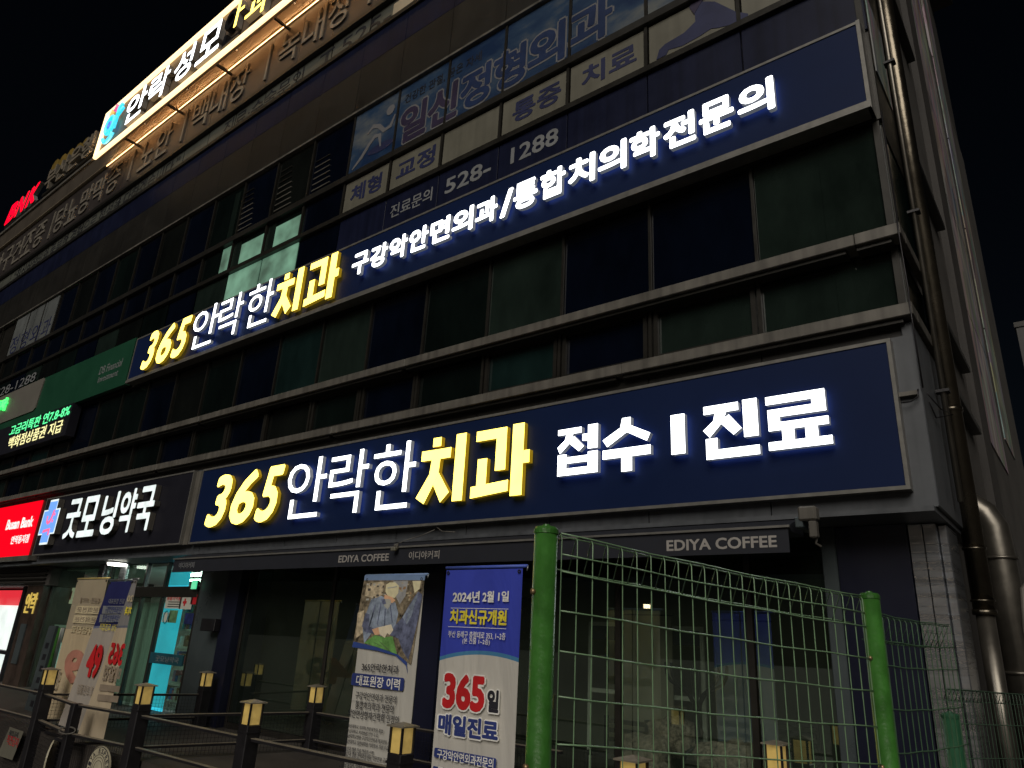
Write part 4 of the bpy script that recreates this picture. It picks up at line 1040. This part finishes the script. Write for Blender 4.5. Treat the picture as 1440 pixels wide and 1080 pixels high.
a = F(628, 797, Y2); b = F(735, 797, Y2); zc = F(680, 921, Y2)
B2 = banner('blue and white banner announcing the new dental clinic, nearest to the green fence', a.x, b.x, a.z, Y2, fabric('blue_white_banner', (0.065, 0.10, 0.72), (0.88, 0.85, 0.78), zc.z, zc.x, .28, (0.10, .35, .65)), 1, mat('blue_bar', (.08, .14, .6), .5))
YT = Y2 - .012
M_w2 = mat('banner_white', (0.9, 0.89, 0.85), .6); M_y2 = mat('banner_yellow', (0.85, 0.72, 0.05), .6); M_r2 = mat('banner_red', (0.60, 0.015, 0.02), .6); M_n2 = mat('banner_navy', (0.03, 0.05, 0.22), .6)
M_b2 = mat('banner_black', (0.02, 0.02, 0.03), .6)
def bt(T, tx, bl, tr, m, w=.01, y=YT, halo=None, **kw):
    if halo is not None:
        ptext(tx, (bl[0] - 2, bl[1] + 2), (tr[0] + 2, tr[1] - 2), y, halo, T, w=w + .05, depth=.001)
        y -= .003
    return ptext(tx, bl, tr, y, m, T, w=w, depth=.001, **kw)
bt(B2, '2024년', (636, 847), (675, 831), M_w2, .03)
bt(B2, '2월', (678, 847), (695, 831), M_w2, .03)
bt(B2, '1일', (700, 846), (716, 831), M_w2, .03)
def bline(T, p0, p1, hh, m, y=YT):
    a = F(p0[0], p0[1], y); b = F(p1[0], p1[1], y)
    box('rule_line', a.x, b.x, y, y + .001, a.z - hh, a.z + hh, m, T)
bline(B2, (634, 855), (715, 855), .002, M_w2)
bt(B2, '치과신규개원', (632, 877), (713, 858), M_y2, .04)
bline(B2, (630, 881), (712, 881), .002, M_w2)
bt(B2, '부산 동래구 충렬대로 353, 1~2층', (630, 896.5), (711, 890), M_w2, .006)
bt(B2, '(본 건물 1~2층)', (650, 906), (689, 899), M_w2, .006)
bt(B2, '365', (621, 995), (683, 951), M_r2, .05, halo=M_w2)
bt(B2, '일', (684, 1001), (702, 971), M_b2, .05, halo=M_w2)
bt(B2, '매일진료', (615, 1031), (701, 1014), M_n2, .05, halo=M_w2)
def bbox_(T, p0, p1, m, y=YT):
    a = F(p0[0], p0[1], y); b = F(p1[0], p1[1], y)
    r = min(abs(b.x - a.x), abs(b.z - a.z)) * .18; pts = []
    for (cx, cz, a0) in ((b.x - r, a.z - r, 0), (a.x + r, a.z - r, 90), (a.x + r, b.z + r, 180), (b.x - r, b.z + r, 270)):
        for k in range(4):
            t = math.radians(a0 + k * 30); pts.append((cx + r * math.cos(t), cz + r * math.sin(t)))
    return prism('text_box', pts, y, y + .001, m, T)
bbox_(B2, (611, 1051), (697, 1081), M_n2)
bt(B2, '구강악안면외과전문의', (614, 1067), (694, 1067), M_w2, .014, y=YT - .004)
bbox_(B2, (609, 1077), (696, 1108), M_n2)
bt(B2, '통합치의학전문의', (614, 1094), (690, 1092), M_w2, .014, y=YT - .004)

Y1 = 5.22
a = F(515, 808, Y1); b = F(597, 808, Y1)
B1 = banner('white banner with a surgery photograph and the dentist career list', a.x, b.x, a.z, Y1, fabric('white_career_banner', (0.80, 0.78, 0.72), (0.80, 0.78, 0.72), 0, 0, .1), 3, mat('pale_blue_bar', (.18, .28, .5), .5))
YP = Y1 - .006
def pp(pts, m, dy=0.0, name='photo_print'): return px_prism(name, pts, YP - dy, .001, m, B1)
c_ = lambda n, c, v=.3, s=14: mat('photo_' + n, c, .55, 0, v, s)
K_bg = c_('background', (.22, .18, .12), .95, 17); K_gown = c_('gown', (.30, .36, .46), .5, 12); K_gown2 = c_('gown_shadow', (.15, .17, .27), .7, 10); K_cap = c_('cap', (.85, .78, .50), .15); K_skin = c_('skin', (.85, .5, .3), .15); K_green = c_('drape', (.16, .38, .10), .5, 12); K_glove = c_('glove', (.9, .8, .6), .15); K_metal = c_('equipment', (.6, .5, .34), .5, 22); K_blue = c_('curve', (.04, .08, .3), .1); K_lb = c_('curve_pale', (.2, .3, .5), .1)
pp([(513, 809), (598, 809), (597, 816), (512, 816)], K_lb)
pp([(512, 816), (597, 816), (578, 935), (572, 931), (555, 917), (530, 910), (510, 905), (497, 902)], K_bg)
pp([(497, 902), (510, 905), (530, 910), (555, 917), (572, 931), (573, 948), (571, 936), (556, 922), (530, 915), (510, 912), (495, 910)], K_blue, .001)
pp([(516, 820), (540, 818), (538, 836), (530, 842), (513, 838)], K_metal, .001)
pp([(503, 862), (512, 858), (510, 890), (500, 898)], K_metal, .001)
pp([(553, 817), (574, 817), (570, 838), (562, 850), (556, 838)], c_('helper_gown', (.4, .4, .4)), .001)
pp([(580, 817), (592, 817), (590, 828), (583, 834)], K_cap, .0015)
pp([(522, 843), (536, 838), (545, 842), (556, 848), (560, 862), (556, 880), (550, 890), (535, 894), (526, 885), (512, 905), (510, 885), (515, 862)], K_gown, .002)
pp([(509, 880), (514, 862), (520, 864), (518, 880), (530, 886), (528, 892), (512, 888)], K_gown2, .003)
for dx in (0,):
    pp([(543, 822), (548, 819), (556, 819), (561, 824), (560, 834), (555, 841), (546, 839), (542, 832)], K_cap, .003)
pp([(541, 836), (552, 840), (556, 844), (552, 848), (543, 847), (540, 842)], K_skin, .0035)
pp([(541, 842), (549, 843), (550, 850), (545, 857), (540, 852)], c_('mask', (.5, .5, .45), .1), .004)
pp([(523, 885), (532, 882), (538, 886), (536, 892), (527, 893)], K_skin, .004)
pp([(532, 882), (542, 880), (546, 888), (541, 897), (534, 892)], K_glove, .0045)
pp([(541, 880), (550, 878), (553, 886), (548, 893), (543, 889)], K_glove, .005)
pp([(512, 904), (527, 893), (540, 896), (552, 895), (558, 920), (545, 915), (530, 910)], K_green, .003)
pp([(555, 880), (566, 868), (576, 850), (588, 832), (594, 836), (588, 870), (580, 905), (574, 928), (566, 915), (560, 898), (548, 893)], K_gown2, .004)
pp([(566, 868), (577, 850), (588, 834), (582, 860), (572, 878)], K_gown, .0045)
rg = random.Random(11)
K_dots = [c_('detail%d' % i, c, .3, 20) for i, c in enumerate(((.5, .42, .28), (.10, .09, .08), (.35, .22, .12), (.55, .55, .5)))]
for i in range(34):                                  # instruments and shelves behind the surgeon
    x = rg.uniform(514, 542) if i % 2 else rg.uniform(560, 590); y = rg.uniform(819, 842 if i % 2 else 850)
    if x > 556 and y > 842: x -= 6
    w, h = rg.uniform(1.2, 4), rg.uniform(1, 3.5); k = rg.uniform(-1, 1)
    pp([(x, y), (x + w, y + k * .4), (x + w - .4, y + h), (x - .5, y + h + k * .3)], K_dots[i % 4], .0012 + .00001 * i, 'photo_detail')
for (x0, y0, x1, y1) in ((527, 850, 519, 880), (535, 848, 530, 878), (548, 850, 551, 876), (541, 856, 540, 880), (524, 862, 515, 892), (572, 862, 566, 886), (584, 846, 574, 884), (579, 880, 569, 912), (533, 902, 548, 916), (525, 903, 536, 909)):
    pp([(x0, y0), (x0 + 1.3, y0 + .3), (x1 + .9, y1), (x1, y1)], K_gown2 if y0 < 900 else K_dots[1], .0056, 'photo_fold')
pp([(545, 826), (558, 824), (558, 825.5), (545, 827.5)], K_dots[3], .0056, 'photo_fold')
pp([(536, 843), (541, 842), (543, 849), (538, 850)], K_gown2, .0056, 'photo_fold')
def b1(tx, bl, tr, m, w=.008, dy=.002): return bt(B1, tx, bl, tr, m, w, y=YP - .006 - dy)
b1('365안락한치과', (508, 943), (561, 936), M_b2, .008)
bbox_(B1, (495.5, 946), (567, 972), M_n2, YP - .006)
b1('대표원장 이력', (500, 963.5), (563, 955), M_w2, .014, .006)
b1('구강악안면외과 전문의', (499, 982.5), (558, 979), M_b2, .004)
b1('통합치의학과 전문의', (499, 996.5), (554, 992), M_b2, .004)
b1('악안면성형재건학회 인정의', (489, 1008), (561, 1007), M_b2, .004)
for k in range(2): bline(B1, (493, 984.5 + k * 13.6), (558, 984.5 + k * 13.6), .001, M_silver, YP - .006)
lst = [('• 부산대학교 치의학 전문대학원 졸업', 486.7, 538.7, 1019.5), ('• 부산대학교 치과병원 인턴 수료', 485.8, 531.7, 1026.5), ('• 울산대학교병원 구강악안면외과 레지던트 수료', 484.5, 552, 1033.6), ('• 울산대학교 일반대학원 의학박사 과정 수료', 483.6, 546.5, 1041.5), ('• 울산대 병원 진료 전공의 선정', 482, 525.4, 1051.5), ('• 울산대 병원 권역외상센터 악안면부 공로상', 481.4, 549, 1058.5), ('• 대한치과마취과학회 회원', 479.5, 523.6, 1065), ('• 부산대학교 외래교수 역임', 478.3, 522, 1071.5), ('• 부산 동래구 치과의사회', 477, 518, 1078)]
for t, xa, xb, yc in lst:
    b1(t, (xa, yc + 2.6), (xb, yc - 2.6 + .17 * (xb - xa)), M_b2, .002)

# banners in front of the pharmacy (seen from behind, print showing through)
def lb(label, pl, pr, y, m, seed, lean, **kw):
    a = F(pl[0], pl[1], y); b = F(pr[0], pr[1], y)
    T = banner(label, a.x, b.x, a.z, y, m, seed, lean=lean, **kw)
    return T, a, b
M_beige_r = mat('faint_red_print', (0.50, 0.22, 0.16), .6); M_faint = mat('faint_brown_print', (0.30, 0.24, 0.18), .6); M_faintb = mat('faint_cream_box', (0.62, 0.53, 0.34), .6)
zc = F(130, 885, 5.35)
TL1, a, b = lb('beige banner stand seen from behind, leftmost of the three beside the pharmacy', (109, 813), (151, 816), 5.35, fabric('beige_banner_back', (0.55, 0.46, 0.33), (0.80, 0.64, 0.42), -.12, -13, .05), 5, 0.0, barcol=mat('gold_bar', (.7, .55, .2), .4, .3))
W = b.x - a.x; zt_ = a.z
def lt(T, tx, u0, u1, dz0, dz1, m, y, w=.01, mirror=True, a=None, W=None, zt_=None, lean=0): 
    return text(tx, a.x + W * u0 + lean, a.x + W * u1 + lean, zt_ - dz1, zt_ - dz0, y, m, T, depth=.001, w=w, mirror=mirror)
kw = dict(a=a, W=W, zt_=zt_)
lt(TL1, '문의', .30, .95, .32, .40, M_faint, 5.34, **kw)
for d0, t in ((.45, '문의전문'), (.60, '문의전문')):
    box('text_box', a.x + W * .22, a.x + W * .98, 5.341, 5.344, zt_ - d0 - .12, zt_ - d0, M_faintb, TL1)
    lt(TL1, t, .28, .96, d0 + .02, d0 + .10, M_faint, 5.337, **kw)
lt(TL1, '직접진료', .22, .98, .76, .88, M_faintb, 5.34, .02, **kw)
lt(TL1, '49', .30, 1.5, 1.12, 1.62, M_beige_r, 5.338, .05, **kw)
lt(TL1, '만원', .02, .26, 1.45, 1.75, M_faint, 5.338, **kw)
YB3, YB2 = 5.06, 5.22
a0 = F(187, 813, YB3)
TL3, a, b = lb('grey and cream banner stand with mirrored 365, rightmost of the three beside the pharmacy', (187, 813), (193, 813), YB3, fabric('grey_banner_back', (0.34, 0.33, 0.34), (0.75, 0.62, 0.44), -.06, F(180, 890, YB3).x, .1, (.2, .22, .3)), 6, -.62, lean2=.05)
def on3(tx, bl, tr, m, w=.02, mirror=True): return ptext(tx, bl, tr, YB3 - .012, m, TL3, depth=.001, w=w, mirror=mirror)
on3('20', (178, 846), (188, 837), M_faintb); on3('치과', (174, 865), (186, 853), M_y2, .03)
on3('365', (150, 934), (177, 905), M_r2, .04); on3('매일진', (143, 957), (172, 938), M_faint, .04)
for k, y0 in enumerate((962, 976)):
    px_prism('text_box', [(141 - k * 3, y0), (169 - k * 2, y0 + 3), (167 - k * 2, y0 + 12), (139 - k * 3, y0 + 9)], YB3 - .010, .001, M_faint, TL3)
TL2, a, b = lb('navy and cream banner stand with a red 49, twisted between two others beside the pharmacy', (155, 815), (188, 812), YB2, fabric('navy_banner_front', (0.025, 0.03, 0.16), (0.60, 0.54, 0.48), -.08, F(150, 890, YB2).x, .1, (.25, .28, .45)), 8, -.62, lean2=-.3)
def on2(tx, bl, tr, m, w=.0, box_=None):
    if box_ is not None: px_prism('text_box', [(bl[0] - 2, tr[1] - 1), (tr[0] + 1, tr[1] - 1), (tr[0] - 1, bl[1] + 1), (bl[0] - 4, bl[1] + 1)], YB2 - .009, .001, box_, TL2)
    return ptext(tx, bl, tr, YB2 - .014, m, TL2, depth=.001, w=w)
on2('대표원장 진료', (152, 849), (176, 842), M_silver)
on2('구강악안면외과전문의', (147, 862), (174, 853), M_n2, .0, M_silver)
on2('통합치의학전문의', (143, 874), (171, 865), M_n2, .0, M_silver)
on2('직접진료 상담', (139, 886), (166, 878), M_y2)
on2('49', (117, 952), (147, 907), M_r2, .05)
on2('임플란트 할인', (107, 975), (136, 966), M_faint)

# ------------------------------------------------------------------ terrace railing with post lamps
LZ = -.70
def lamp_post(x, y, label, h_top=LZ, w=.17):
    T = thing('lamp_post', label, 'lamp post', (x, y, -1.6), 'square lamp posts of the terrace railing')
    h = w / 2
    box('post', x - h, x + h, y - h, y + h, GZ if y < 6 else DZ, h_top - .25, M_black, T, bev=.008)
    box('collar', x - h - .006, x + h + .006, y - h - .006, y + h + .006, h_top - .33, h_top - .315, M_black, T)
    g = h - .02
    box('lamp_glass', x - g, x + g, y - g, y + g, h_top - .249, h_top - .045, M_lampw, T)
    for sx in (-1, 1):
        for sy in (-1, 1):
            box('lamp_frame', x + sx * (h - .012) - .009, x + sx * (h - .012) + .009, y + sy * (h - .012) - .009, y + sy * (h - .012) + .009, h_top - .249, h_top - .04, M_black, T)
    c = h + .02
    V = [(x - c, y - c, h_top - .04), (x + c, y - c, h_top - .04), (x + c, y + c, h_top - .04), (x - c, y + c, h_top - .04), (x - c, y - c, h_top - .028), (x + c, y - c, h_top - .028), (x + c, y + c, h_top - .028), (x - c, y + c, h_top - .028), (x, y, h_top)]
    meshobj('lamp_cap', V, [(3, 2, 1, 0), (0, 1, 5, 4), (1, 2, 6, 5), (2, 3, 7, 6), (3, 0, 4, 7), (4, 5, 8), (5, 6, 8), (6, 7, 8), (7, 4, 8)], M_railtop, T)
    return T
posts = [((-15.6, 5.0), 'lamp post at the left edge of the picture'), ((-13.0, 5.02), 'lamp post in front of the pharmacy banners'), ((-9.80, 4.95), 'lamp post right of the pharmacy banners'), ((-7.42, 4.97), 'lamp post in front of the dark cafe glass'), ((-5.11, 4.99), 'lamp post in front of the surgery photo banner'), ((-2.86, 5.12), 'lamp post behind the green mesh fence, the nearest'),
         ((-12.45, 7.33), 'lamp post near the wall in front of the frosted cafe panel'), ((-9.37, 7.31), 'lamp post near the wall with the dark cafe glass behind'), ((-2.61, 7.35), 'lamp post near the wall at the right behind the mesh fence')]
for (p, lab) in posts: lamp_post(p[0], p[1], lab)
ZT, ZM = -1.08, -1.44
def bar(name, p0, p1, w, h, m, parent):
    p0, p1 = Vector(p0), Vector(p1); t = (p1 - p0).normalized(); s = t.cross(Vector((0, 0, 1))).normalized() * w / 2; u = Vector((0, 0, h / 2))
    V = [p0 - s - u, p0 + s - u, p0 + s + u, p0 - s + u, p1 - s - u, p1 + s - u, p1 + s + u, p1 - s + u]
    return meshobj(name, V, [(0, 3, 2, 1), (4, 5, 6, 7), (0, 1, 5, 4), (1, 2, 6, 5), (2, 3, 7, 6), (3, 0, 4, 7)], m, parent)
def rail_section(label, A_, B_, mesh=True, mid=True, w=.05):
    A_, B_ = Vector((A_[0], A_[1], 0)), Vector((B_[0], B_[1], 0)); t = (B_ - A_).normalized()
    a, b = A_ + t * .09, B_ - t * .09
    T = thing('railing', label, 'railing', ((A_.x + B_.x) / 2, (A_.y + B_.y) / 2, -1.6), 'terrace railing sections')
    bar('rail', (a.x, a.y, ZT - .014), (b.x, b.y, ZT - .014), w, .026, M_black, T)
    bar('rail_cap', (a.x, a.y, ZT + .003), (b.x, b.y, ZT + .003), w + .006, .007, M_railtop, T)
    if mesh == 'low':
        bar('rail', (a.x, a.y, -2.38), (b.x, b.y, -2.38), w * .8, .03, M_black, T)
    if mid:
        bar('rail', (a.x, a.y, ZM - .014), (b.x, b.y, ZM - .014), w * .8, .026, M_black, T)
        bar('rail_cap', (a.x, a.y, ZM + .003), (b.x, b.y, ZM + .003), w * .8 + .006, .007, M_railtop, T)
    if mesh:
        lines = []; L_ = (b - a).length; n = int(L_ / .05)
        z0 = -2.38 if mesh == 'low' else -1.57
        for i in range(1, n): p = a + t * (L_ * i / n); lines.append([(p.x, p.y + .001, z0), (p.x, p.y + .001, (ZM if mesh == 'low' else ZT) - .03)])
        zz = z0
        while zz < (ZM if mesh == 'low' else ZT) - .04: lines.append([(a.x, a.y, zz), (b.x, b.y, zz)]); zz += .05
        joined_tubes('wire_mesh', lines, .0022, M_black, T, kind='stuff')
    return T
rail_section('railing with wire mesh at the far left edge', (-15.6, 5.0), (-13.0, 5.02), 'low')
SP = (-11.30, 4.80)
rail_section('short railing length left of the capless corner post', (-13.0, 5.02), SP, 'low', w=.06)
rail_section('railing length between the capless corner post and a lamp post', SP, (-9.80, 4.95), 'low', w=.06)
rail_section('open railing length in front of the cafe glass', (-9.80, 4.95), (-7.42, 4.97), False)
rail_section('open railing length in front of the surgery banner', (-7.42, 4.97), (-5.11, 4.99), False)
rail_section('open railing length behind the green fence', (-5.11, 4.99), (-2.86, 5.12), False)
rail_section('mesh side railing running to the wall by the pharmacy', (-13.0, 5.02), (-12.45, 7.33), True)
rail_section('mesh side railing running to the wall by the cafe', (-9.80, 4.95), (-9.37, 7.31), True)
rail_section('mesh railing along the cafe glass', (-9.37, 7.31), (-4.9, 7.33), True)
T = thing('railing_post', 'short black railing post without a lamp', 'post', (SP[0], SP[1], -1.6))
box('post_body', SP[0] - .06, SP[0] + .06, SP[1] - .06, SP[1] + .06, GZ, ZT + .012, M_black, T, bev=.008)
# round cafe plates on the mesh
M_plate = mat('cream_enamel_plate', (0.50, 0.46, 0.33), .5, 0, .15, 8)
def plate(px, py, y, r, label, yaw):
    q = F(px, py, y); c = Vector((q.x, y, q.z)); ax = Vector((math.cos(yaw), math.sin(yaw), 0)); nr = Vector((math.sin(yaw), -math.cos(yaw), 0))
    T = thing('round_cafe_plate', label, 'plaque', (c.x, c.y, c.z))
    n = 28
    ring = lambda rr, off: [c + ax * rr * math.cos(2 * math.pi * i / n) + Vector((0, 0, 1)) * rr * math.sin(2 * math.pi * i / n) + nr * off for i in range(n)]
    V = ring(r, .01) + ring(r, -.01)
    meshobj('plate_disc', V, [tuple(range(n)), tuple(range(2 * n - 1, n - 1, -1))] + [(i, n + i, n + (i + 1) % n, (i + 1) % n) for i in range(n)], M_plate, T)
    for rr, w in ((r * .96, .006), (r * .62, .004), (r * .5, .003), (r * .36, .003)):
        tube('ring_line', ring(rr, .011), w, M_b2, T, closed=True, n=4)
    word = 'EDIYA ESPRESSO'
    for i, ch in enumerate(word):
        if ch == ' ': continue
        an = math.radians(200 - i * 220 / (len(word) - 1)) if False else math.radians(205 - i * 230 / (len(word) - 1))
        def tf(x, yy, z, an=an):
            lx, lz = x, z + r * .78
            X = lx * math.sin(an) + lz * math.cos(an); Z = -lx * math.cos(an) + lz * math.sin(an)
            return tuple(c + ax * X + Vector((0, 0, 1)) * Z + nr * (.0125 - yy))
        h = r * .22
        text(ch, -h * .38, h * .38, -h / 2, h / 2, 0.0, M_b2, T, depth=.002, w=.02, tf=tf)
yaw1 = math.atan2(4.95 - 4.80, -9.80 + 11.30)
plate(138, 1081, 4.86, .26, 'round cream cafe plate with ring lettering on the railing mesh', yaw1)
plate(72, 1068, 4.95, .27, 'round cream cafe plate seen edge-on, left of the short post', math.atan2(4.80 - 5.02, 1.7) - .5)
T = thing('paper_notice', 'beige paper notice with red lettering on the railing at the bottom left', 'notice', (F(20, 1040, 5.0).x, 4.97, -1.9))
px_prism('sheet', [(14, 1022), (33, 1029), (17, 1069), (-4, 1062)], 4.96, .004, M_film, T)
ptext('직진금지', (8, 1046), (27, 1038), 4.952, M_red, T, depth=.002)
ptext('출입금지', (12, 1034), (26, 1030), 4.952, M_b2, T, depth=.002)
tube('wire_coil', [(SP[0] + .1 + .22 * math.cos(t * .5236), SP[1] + .05 * math.sin(t * .5236) - .09, ZM + .05 + .035 * math.sin(t * .5236)) for t in range(12)], .010, M_ledge, None, closed=True, n=6, label='loop of pale wire wound round the short railing post', category='wire')
# ------------------------------------------------------------------ green mesh fence in front
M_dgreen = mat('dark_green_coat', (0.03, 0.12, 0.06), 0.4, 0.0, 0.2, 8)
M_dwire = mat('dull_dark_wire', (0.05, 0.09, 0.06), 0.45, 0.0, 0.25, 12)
def fence_post(c, top, r, label, bolts, M_green=M_green):
    T = thing('fence_post', label, 'fence post', (c[0], c[1], -1.6), 'green fence posts')
    n = 20
    prof = [(r, GZ), (r, top - .022), (r * 1.06, top - .021), (r * 1.06, top - .010), (r * .9, top - .003), (r * .35, top), (r * .3, top + .004), (r * .05, top + .005)]
    V = []; Fc = []
    for (rr, z) in prof:
        for k in range(n):
            an = 2 * math.pi * k / n; V.append((c[0] + rr * math.cos(an), c[1] + rr * math.sin(an), z))
    for j in range(1):
        for k in range(n): Fc.append((k, (k + 1) % n, n + (k + 1) % n, n + k))
    meshobj('tube', V[:2 * n], Fc + [tuple(range(n, 2 * n))], M_green, T, smooth=True)
    V2 = V[2 * n:]; m_ = len(prof) - 2; F2 = []
    for j in range(m_ - 1):
        for k in range(n): F2.append((j * n + k, j * n + (k + 1) % n, (j + 1) * n + (k + 1) % n, (j + 1) * n + k))
    F2.append(tuple(range((m_ - 1) * n, m_ * n))); F2.append(tuple(range(n))[::-1])
    meshobj('cap', V2, F2, M_green, T, smooth=False)
    for z in bolts:
        d_ = Vector((-c[0] * .2 - .9, -c[1], 0)).normalized() if False else Vector((-.35, -.94, 0))
        p = Vector((c[0], c[1], z))
        tube('bolt', [p + d_ * (r - .002), p + d_ * (r + .008)], .0075, M_bolt, T, n=6)
    return T
PA, PB, PC = Vector((-1.125, 1.555, .30)), Vector((-.62, 2.74, .23)), Vector((-.565, 3.60, -.165))
fence_post(PA, PA.z, .031, 'thick green fence post at the left end of the mesh fence, the nearest', (.13, -.27, -.6))
fence_post(PB, PB.z, .031, 'green fence post in the middle of the mesh fence', (.02, -.30))
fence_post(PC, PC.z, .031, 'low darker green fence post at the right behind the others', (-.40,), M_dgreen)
def mesh_panel(a, b, label, pitch=.05, rows=None, bend=True, zb=-2.35, wr=.0017, flip=-1, m=M_wire):
    """wires: vertical ones fold over at the top into a triangular ridge"""
    a, b = Vector(a), Vector(b); t = b - a; L_ = Vector((t.x, t.y, 0)).length
    h = Vector((t.x, t.y, 0)).normalized(); nrm = Vector((h.y, -h.x, 0)) * flip
    T = thing('mesh_fence_panel', label, 'fence', ((a.x + b.x) / 2, (a.y + b.y) / 2, -1.6), 'green mesh fence panels')
    n = int(L_ / pitch); sag = lambda u: -.006 * math.sin(math.pi * u)
    rg = random.Random(n)
    for i in range(n + 1):
        u = i / n; p = a + t * u; z = p.z + sag(u); j = rg.uniform(-.0012, .0012)
        pts = [(p.x + j, p.y, zb), (p.x, p.y, z - .10)]
        if bend: pts += [(p.x, p.y, z - .012), (p.x + nrm.x * .006, p.y + nrm.y * .006, z), (p.x + nrm.x * .055 + h.x * .008, p.y + nrm.y * .055 + h.y * .008, z - .088)]
        else: pts += [(p.x, p.y, z)]
        tube('vertical_wire', pts, wr, m, T, n=6)
    def hw(dz, off=0, rr=wr * 1.25):
        pts = []
        for k in range(13):
            u = k / 12; p = a + t * u
            pts.append((p.x + nrm.x * off, p.y + nrm.y * off, p.z + sag(u) + dz + .0015 * math.sin(u * 19 + dz * 40)))
        tube('horizontal_wire', pts, rr, m, T, n=6)
    if bend: hw(.002, .004); hw(-.004, .012); hw(-.085, .055)
    for dz in (rows or [-.10 - .12 * k for k in range(12)]): hw(dz, -.004)
    return T
mesh_panel((-1.105, 1.60, .285), (-.635, 2.705, .215), 'large green wire mesh panel between the two tall posts', rows=[-.052, -.098, -.195, -.295, -.40, -.505, -.61, -.72, -.83, -.95, -1.1])
mesh_panel((-.615, 2.78, .165), (-.50, 3.49, .165), 'green wire mesh panel right of the middle post in front of the navy wall', rows=[-.085, -.165, -.30, -.43, -.56, -.70, -.84, -1.0, -1.15], m=mat('green_wire_shaded', (0.07, 0.15, 0.08), .4, 0, .25, 12))  # darker copy of the wire green, shadow put into its colour
a = F(1333, 969, 7.1); b = F(1620, 988, 10.2)
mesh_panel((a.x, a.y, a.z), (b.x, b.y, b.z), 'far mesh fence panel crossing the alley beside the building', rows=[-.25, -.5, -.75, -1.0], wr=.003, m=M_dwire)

# ------------------------------------------------------------------ ducts and pipes on the side wall
def duct(label, pts, r, m, flanges=(), n=20):
    T = thing('metal_duct', label, 'duct', pts[-1])
    tube('duct_pipe', pts, r, m, T, n=n)
    for z0, z1, pc in flanges:
        tube('flange', [(pc[0], pc[1], z0), (pc[0], pc[1], z1)], r * 1.12, m, T, n=n)
    return T
qd = F(1385, 862, 8.5); DX, DY = qd.x, 8.5
duct('shiny steel exhaust duct rising along the building side', [(DX, DY, 14.5), (DX, DY, qd.z + .02)], .095, M_duct, ((2.55, 2.60, (DX, DY)), (1.12, 1.14, (DX, DY)), (qd.z + .10, qd.z + .12, (DX, DY)), (qd.z - .02, qd.z + .03, (DX, DY))))
duct('darker lower duct section under the shiny duct', [(DX - .0, DY, qd.z - .02), (DX, DY, -1.6)], .08, M_duct2)
qe = F(1418, 850, 9.6); EX = qe.x
duct('fat dull duct with an elbow right of the shiny duct', [(EX - .35, 9.6, 1.80), (EX - .2, 9.6, 1.77), (EX - .08, 9.6, 1.66), (EX - .01, 9.6, 1.5), (EX, 9.6, 1.2), (EX, 9.6, -1.6)], .15, M_duct2, ((1.15, 1.18, (EX, 9.6)), (-.02, .01, (EX, 9.6))))
T = thing('drain_pipe', 'thin steel pipe running up beside the shiny duct', 'pipe', (-.92, 7.95, -1.0))
tube('pipe', [(-.90, 7.95, 14), (-.90, 7.95, 1.5)], .028, M_duct2, T)
for z in (2.6, 4.7, 6.8): box('pipe_clamp', -.96, -.84, 7.9, 8.0, z, z + .03, M_black, T)
T = thing('insulated_hose', 'pale bent hose hanging from the fat duct', 'hose', (-.5, 9.3, -1.6))
tube('hose', [(-.05, 9.3, .98), (-.25, 9.28, 1.0), (-.48, 9.2, .98), (-.62, 9.15, .80), (-.66, 9.15, .4), (-.62, 9.15, -.1), (-.50, 9.1, -.7), (-.3, 9.1, -1.3)], .028, M_ledge, T)
# cable bracket at the bay corner
T = thing('cable_bracket', 'black cable bracket with looped wires at the corner above the lower sign', 'bracket', (-1.05, 7.1, 2.4))
box('arm', -1.16, -1.0, 7.06, 7.11, 2.335, 2.375, M_ledge, T)
tube('cable', [(-1.14, 7.05, 2.27), (-1.06, 7.05, 2.27), (-1.0, 7.06, 2.31), (-.99, 7.06, 2.38)], .008, M_black, T, n=5)
tube('cable', [(-.96, 7.35, 2.42), (-.90, 7.6, 2.33), (-.84, 7.9, 2.35), (-.95, 7.6, 2.25), (-.96, 7.4, 2.35)], .007, M_black, T, n=5)
tube('cable', [(-.955, 7.13, 5.55), (-.955, 7.12, 4.2), (-.945, 6.99, 4.12), (-.945, 6.99, 3.9), (-.955, 7.12, 3.4), (-.945, 6.99, 3.24), (-.945, 7.0, 3.0), (-.955, 7.1, 2.4)], .008, M_black, T, n=5)
# distant lamps across the street, behind the viewer: only their reflections are seen
M_far = emit('distant_lamp_glow', (1.0, .72, .45), 9)
M_farw = emit('distant_white_glow', (.85, .95, 1.0), 9)
for i, (x, y, z, w, h) in enumerate(((-34, -14, 1.2, .5, .35), (-30, -16, .8, .3, .25), (-26, -18, 1.6, .25, .3), (-12, -16, 1.3, .3, .2), (-8.0, -20, 2.2, .3, .2), (-3.5, -14, .4, .7, .5), (1.5, -22, 4.6, .3, .3), (4, -20, 2.0, .35, .2), (-20, -22, 2.2, .3, .3))):
    T = thing('distant_street_lamp', 'street lamp across the road behind the viewer', 'street lamp', (x, y, -1.6), 'street lamps across the road')
    box('lamp_head', x - w / 2, x + w / 2, y - .1, y + .1, z, z + h, M_far if i % 3 else M_farw, T)
    box('pole', x - .05, x + .05, y - .3, y - .2, -1.6, z + h, M_black, T)
bpy.data.objects.remove(TXT['o'])
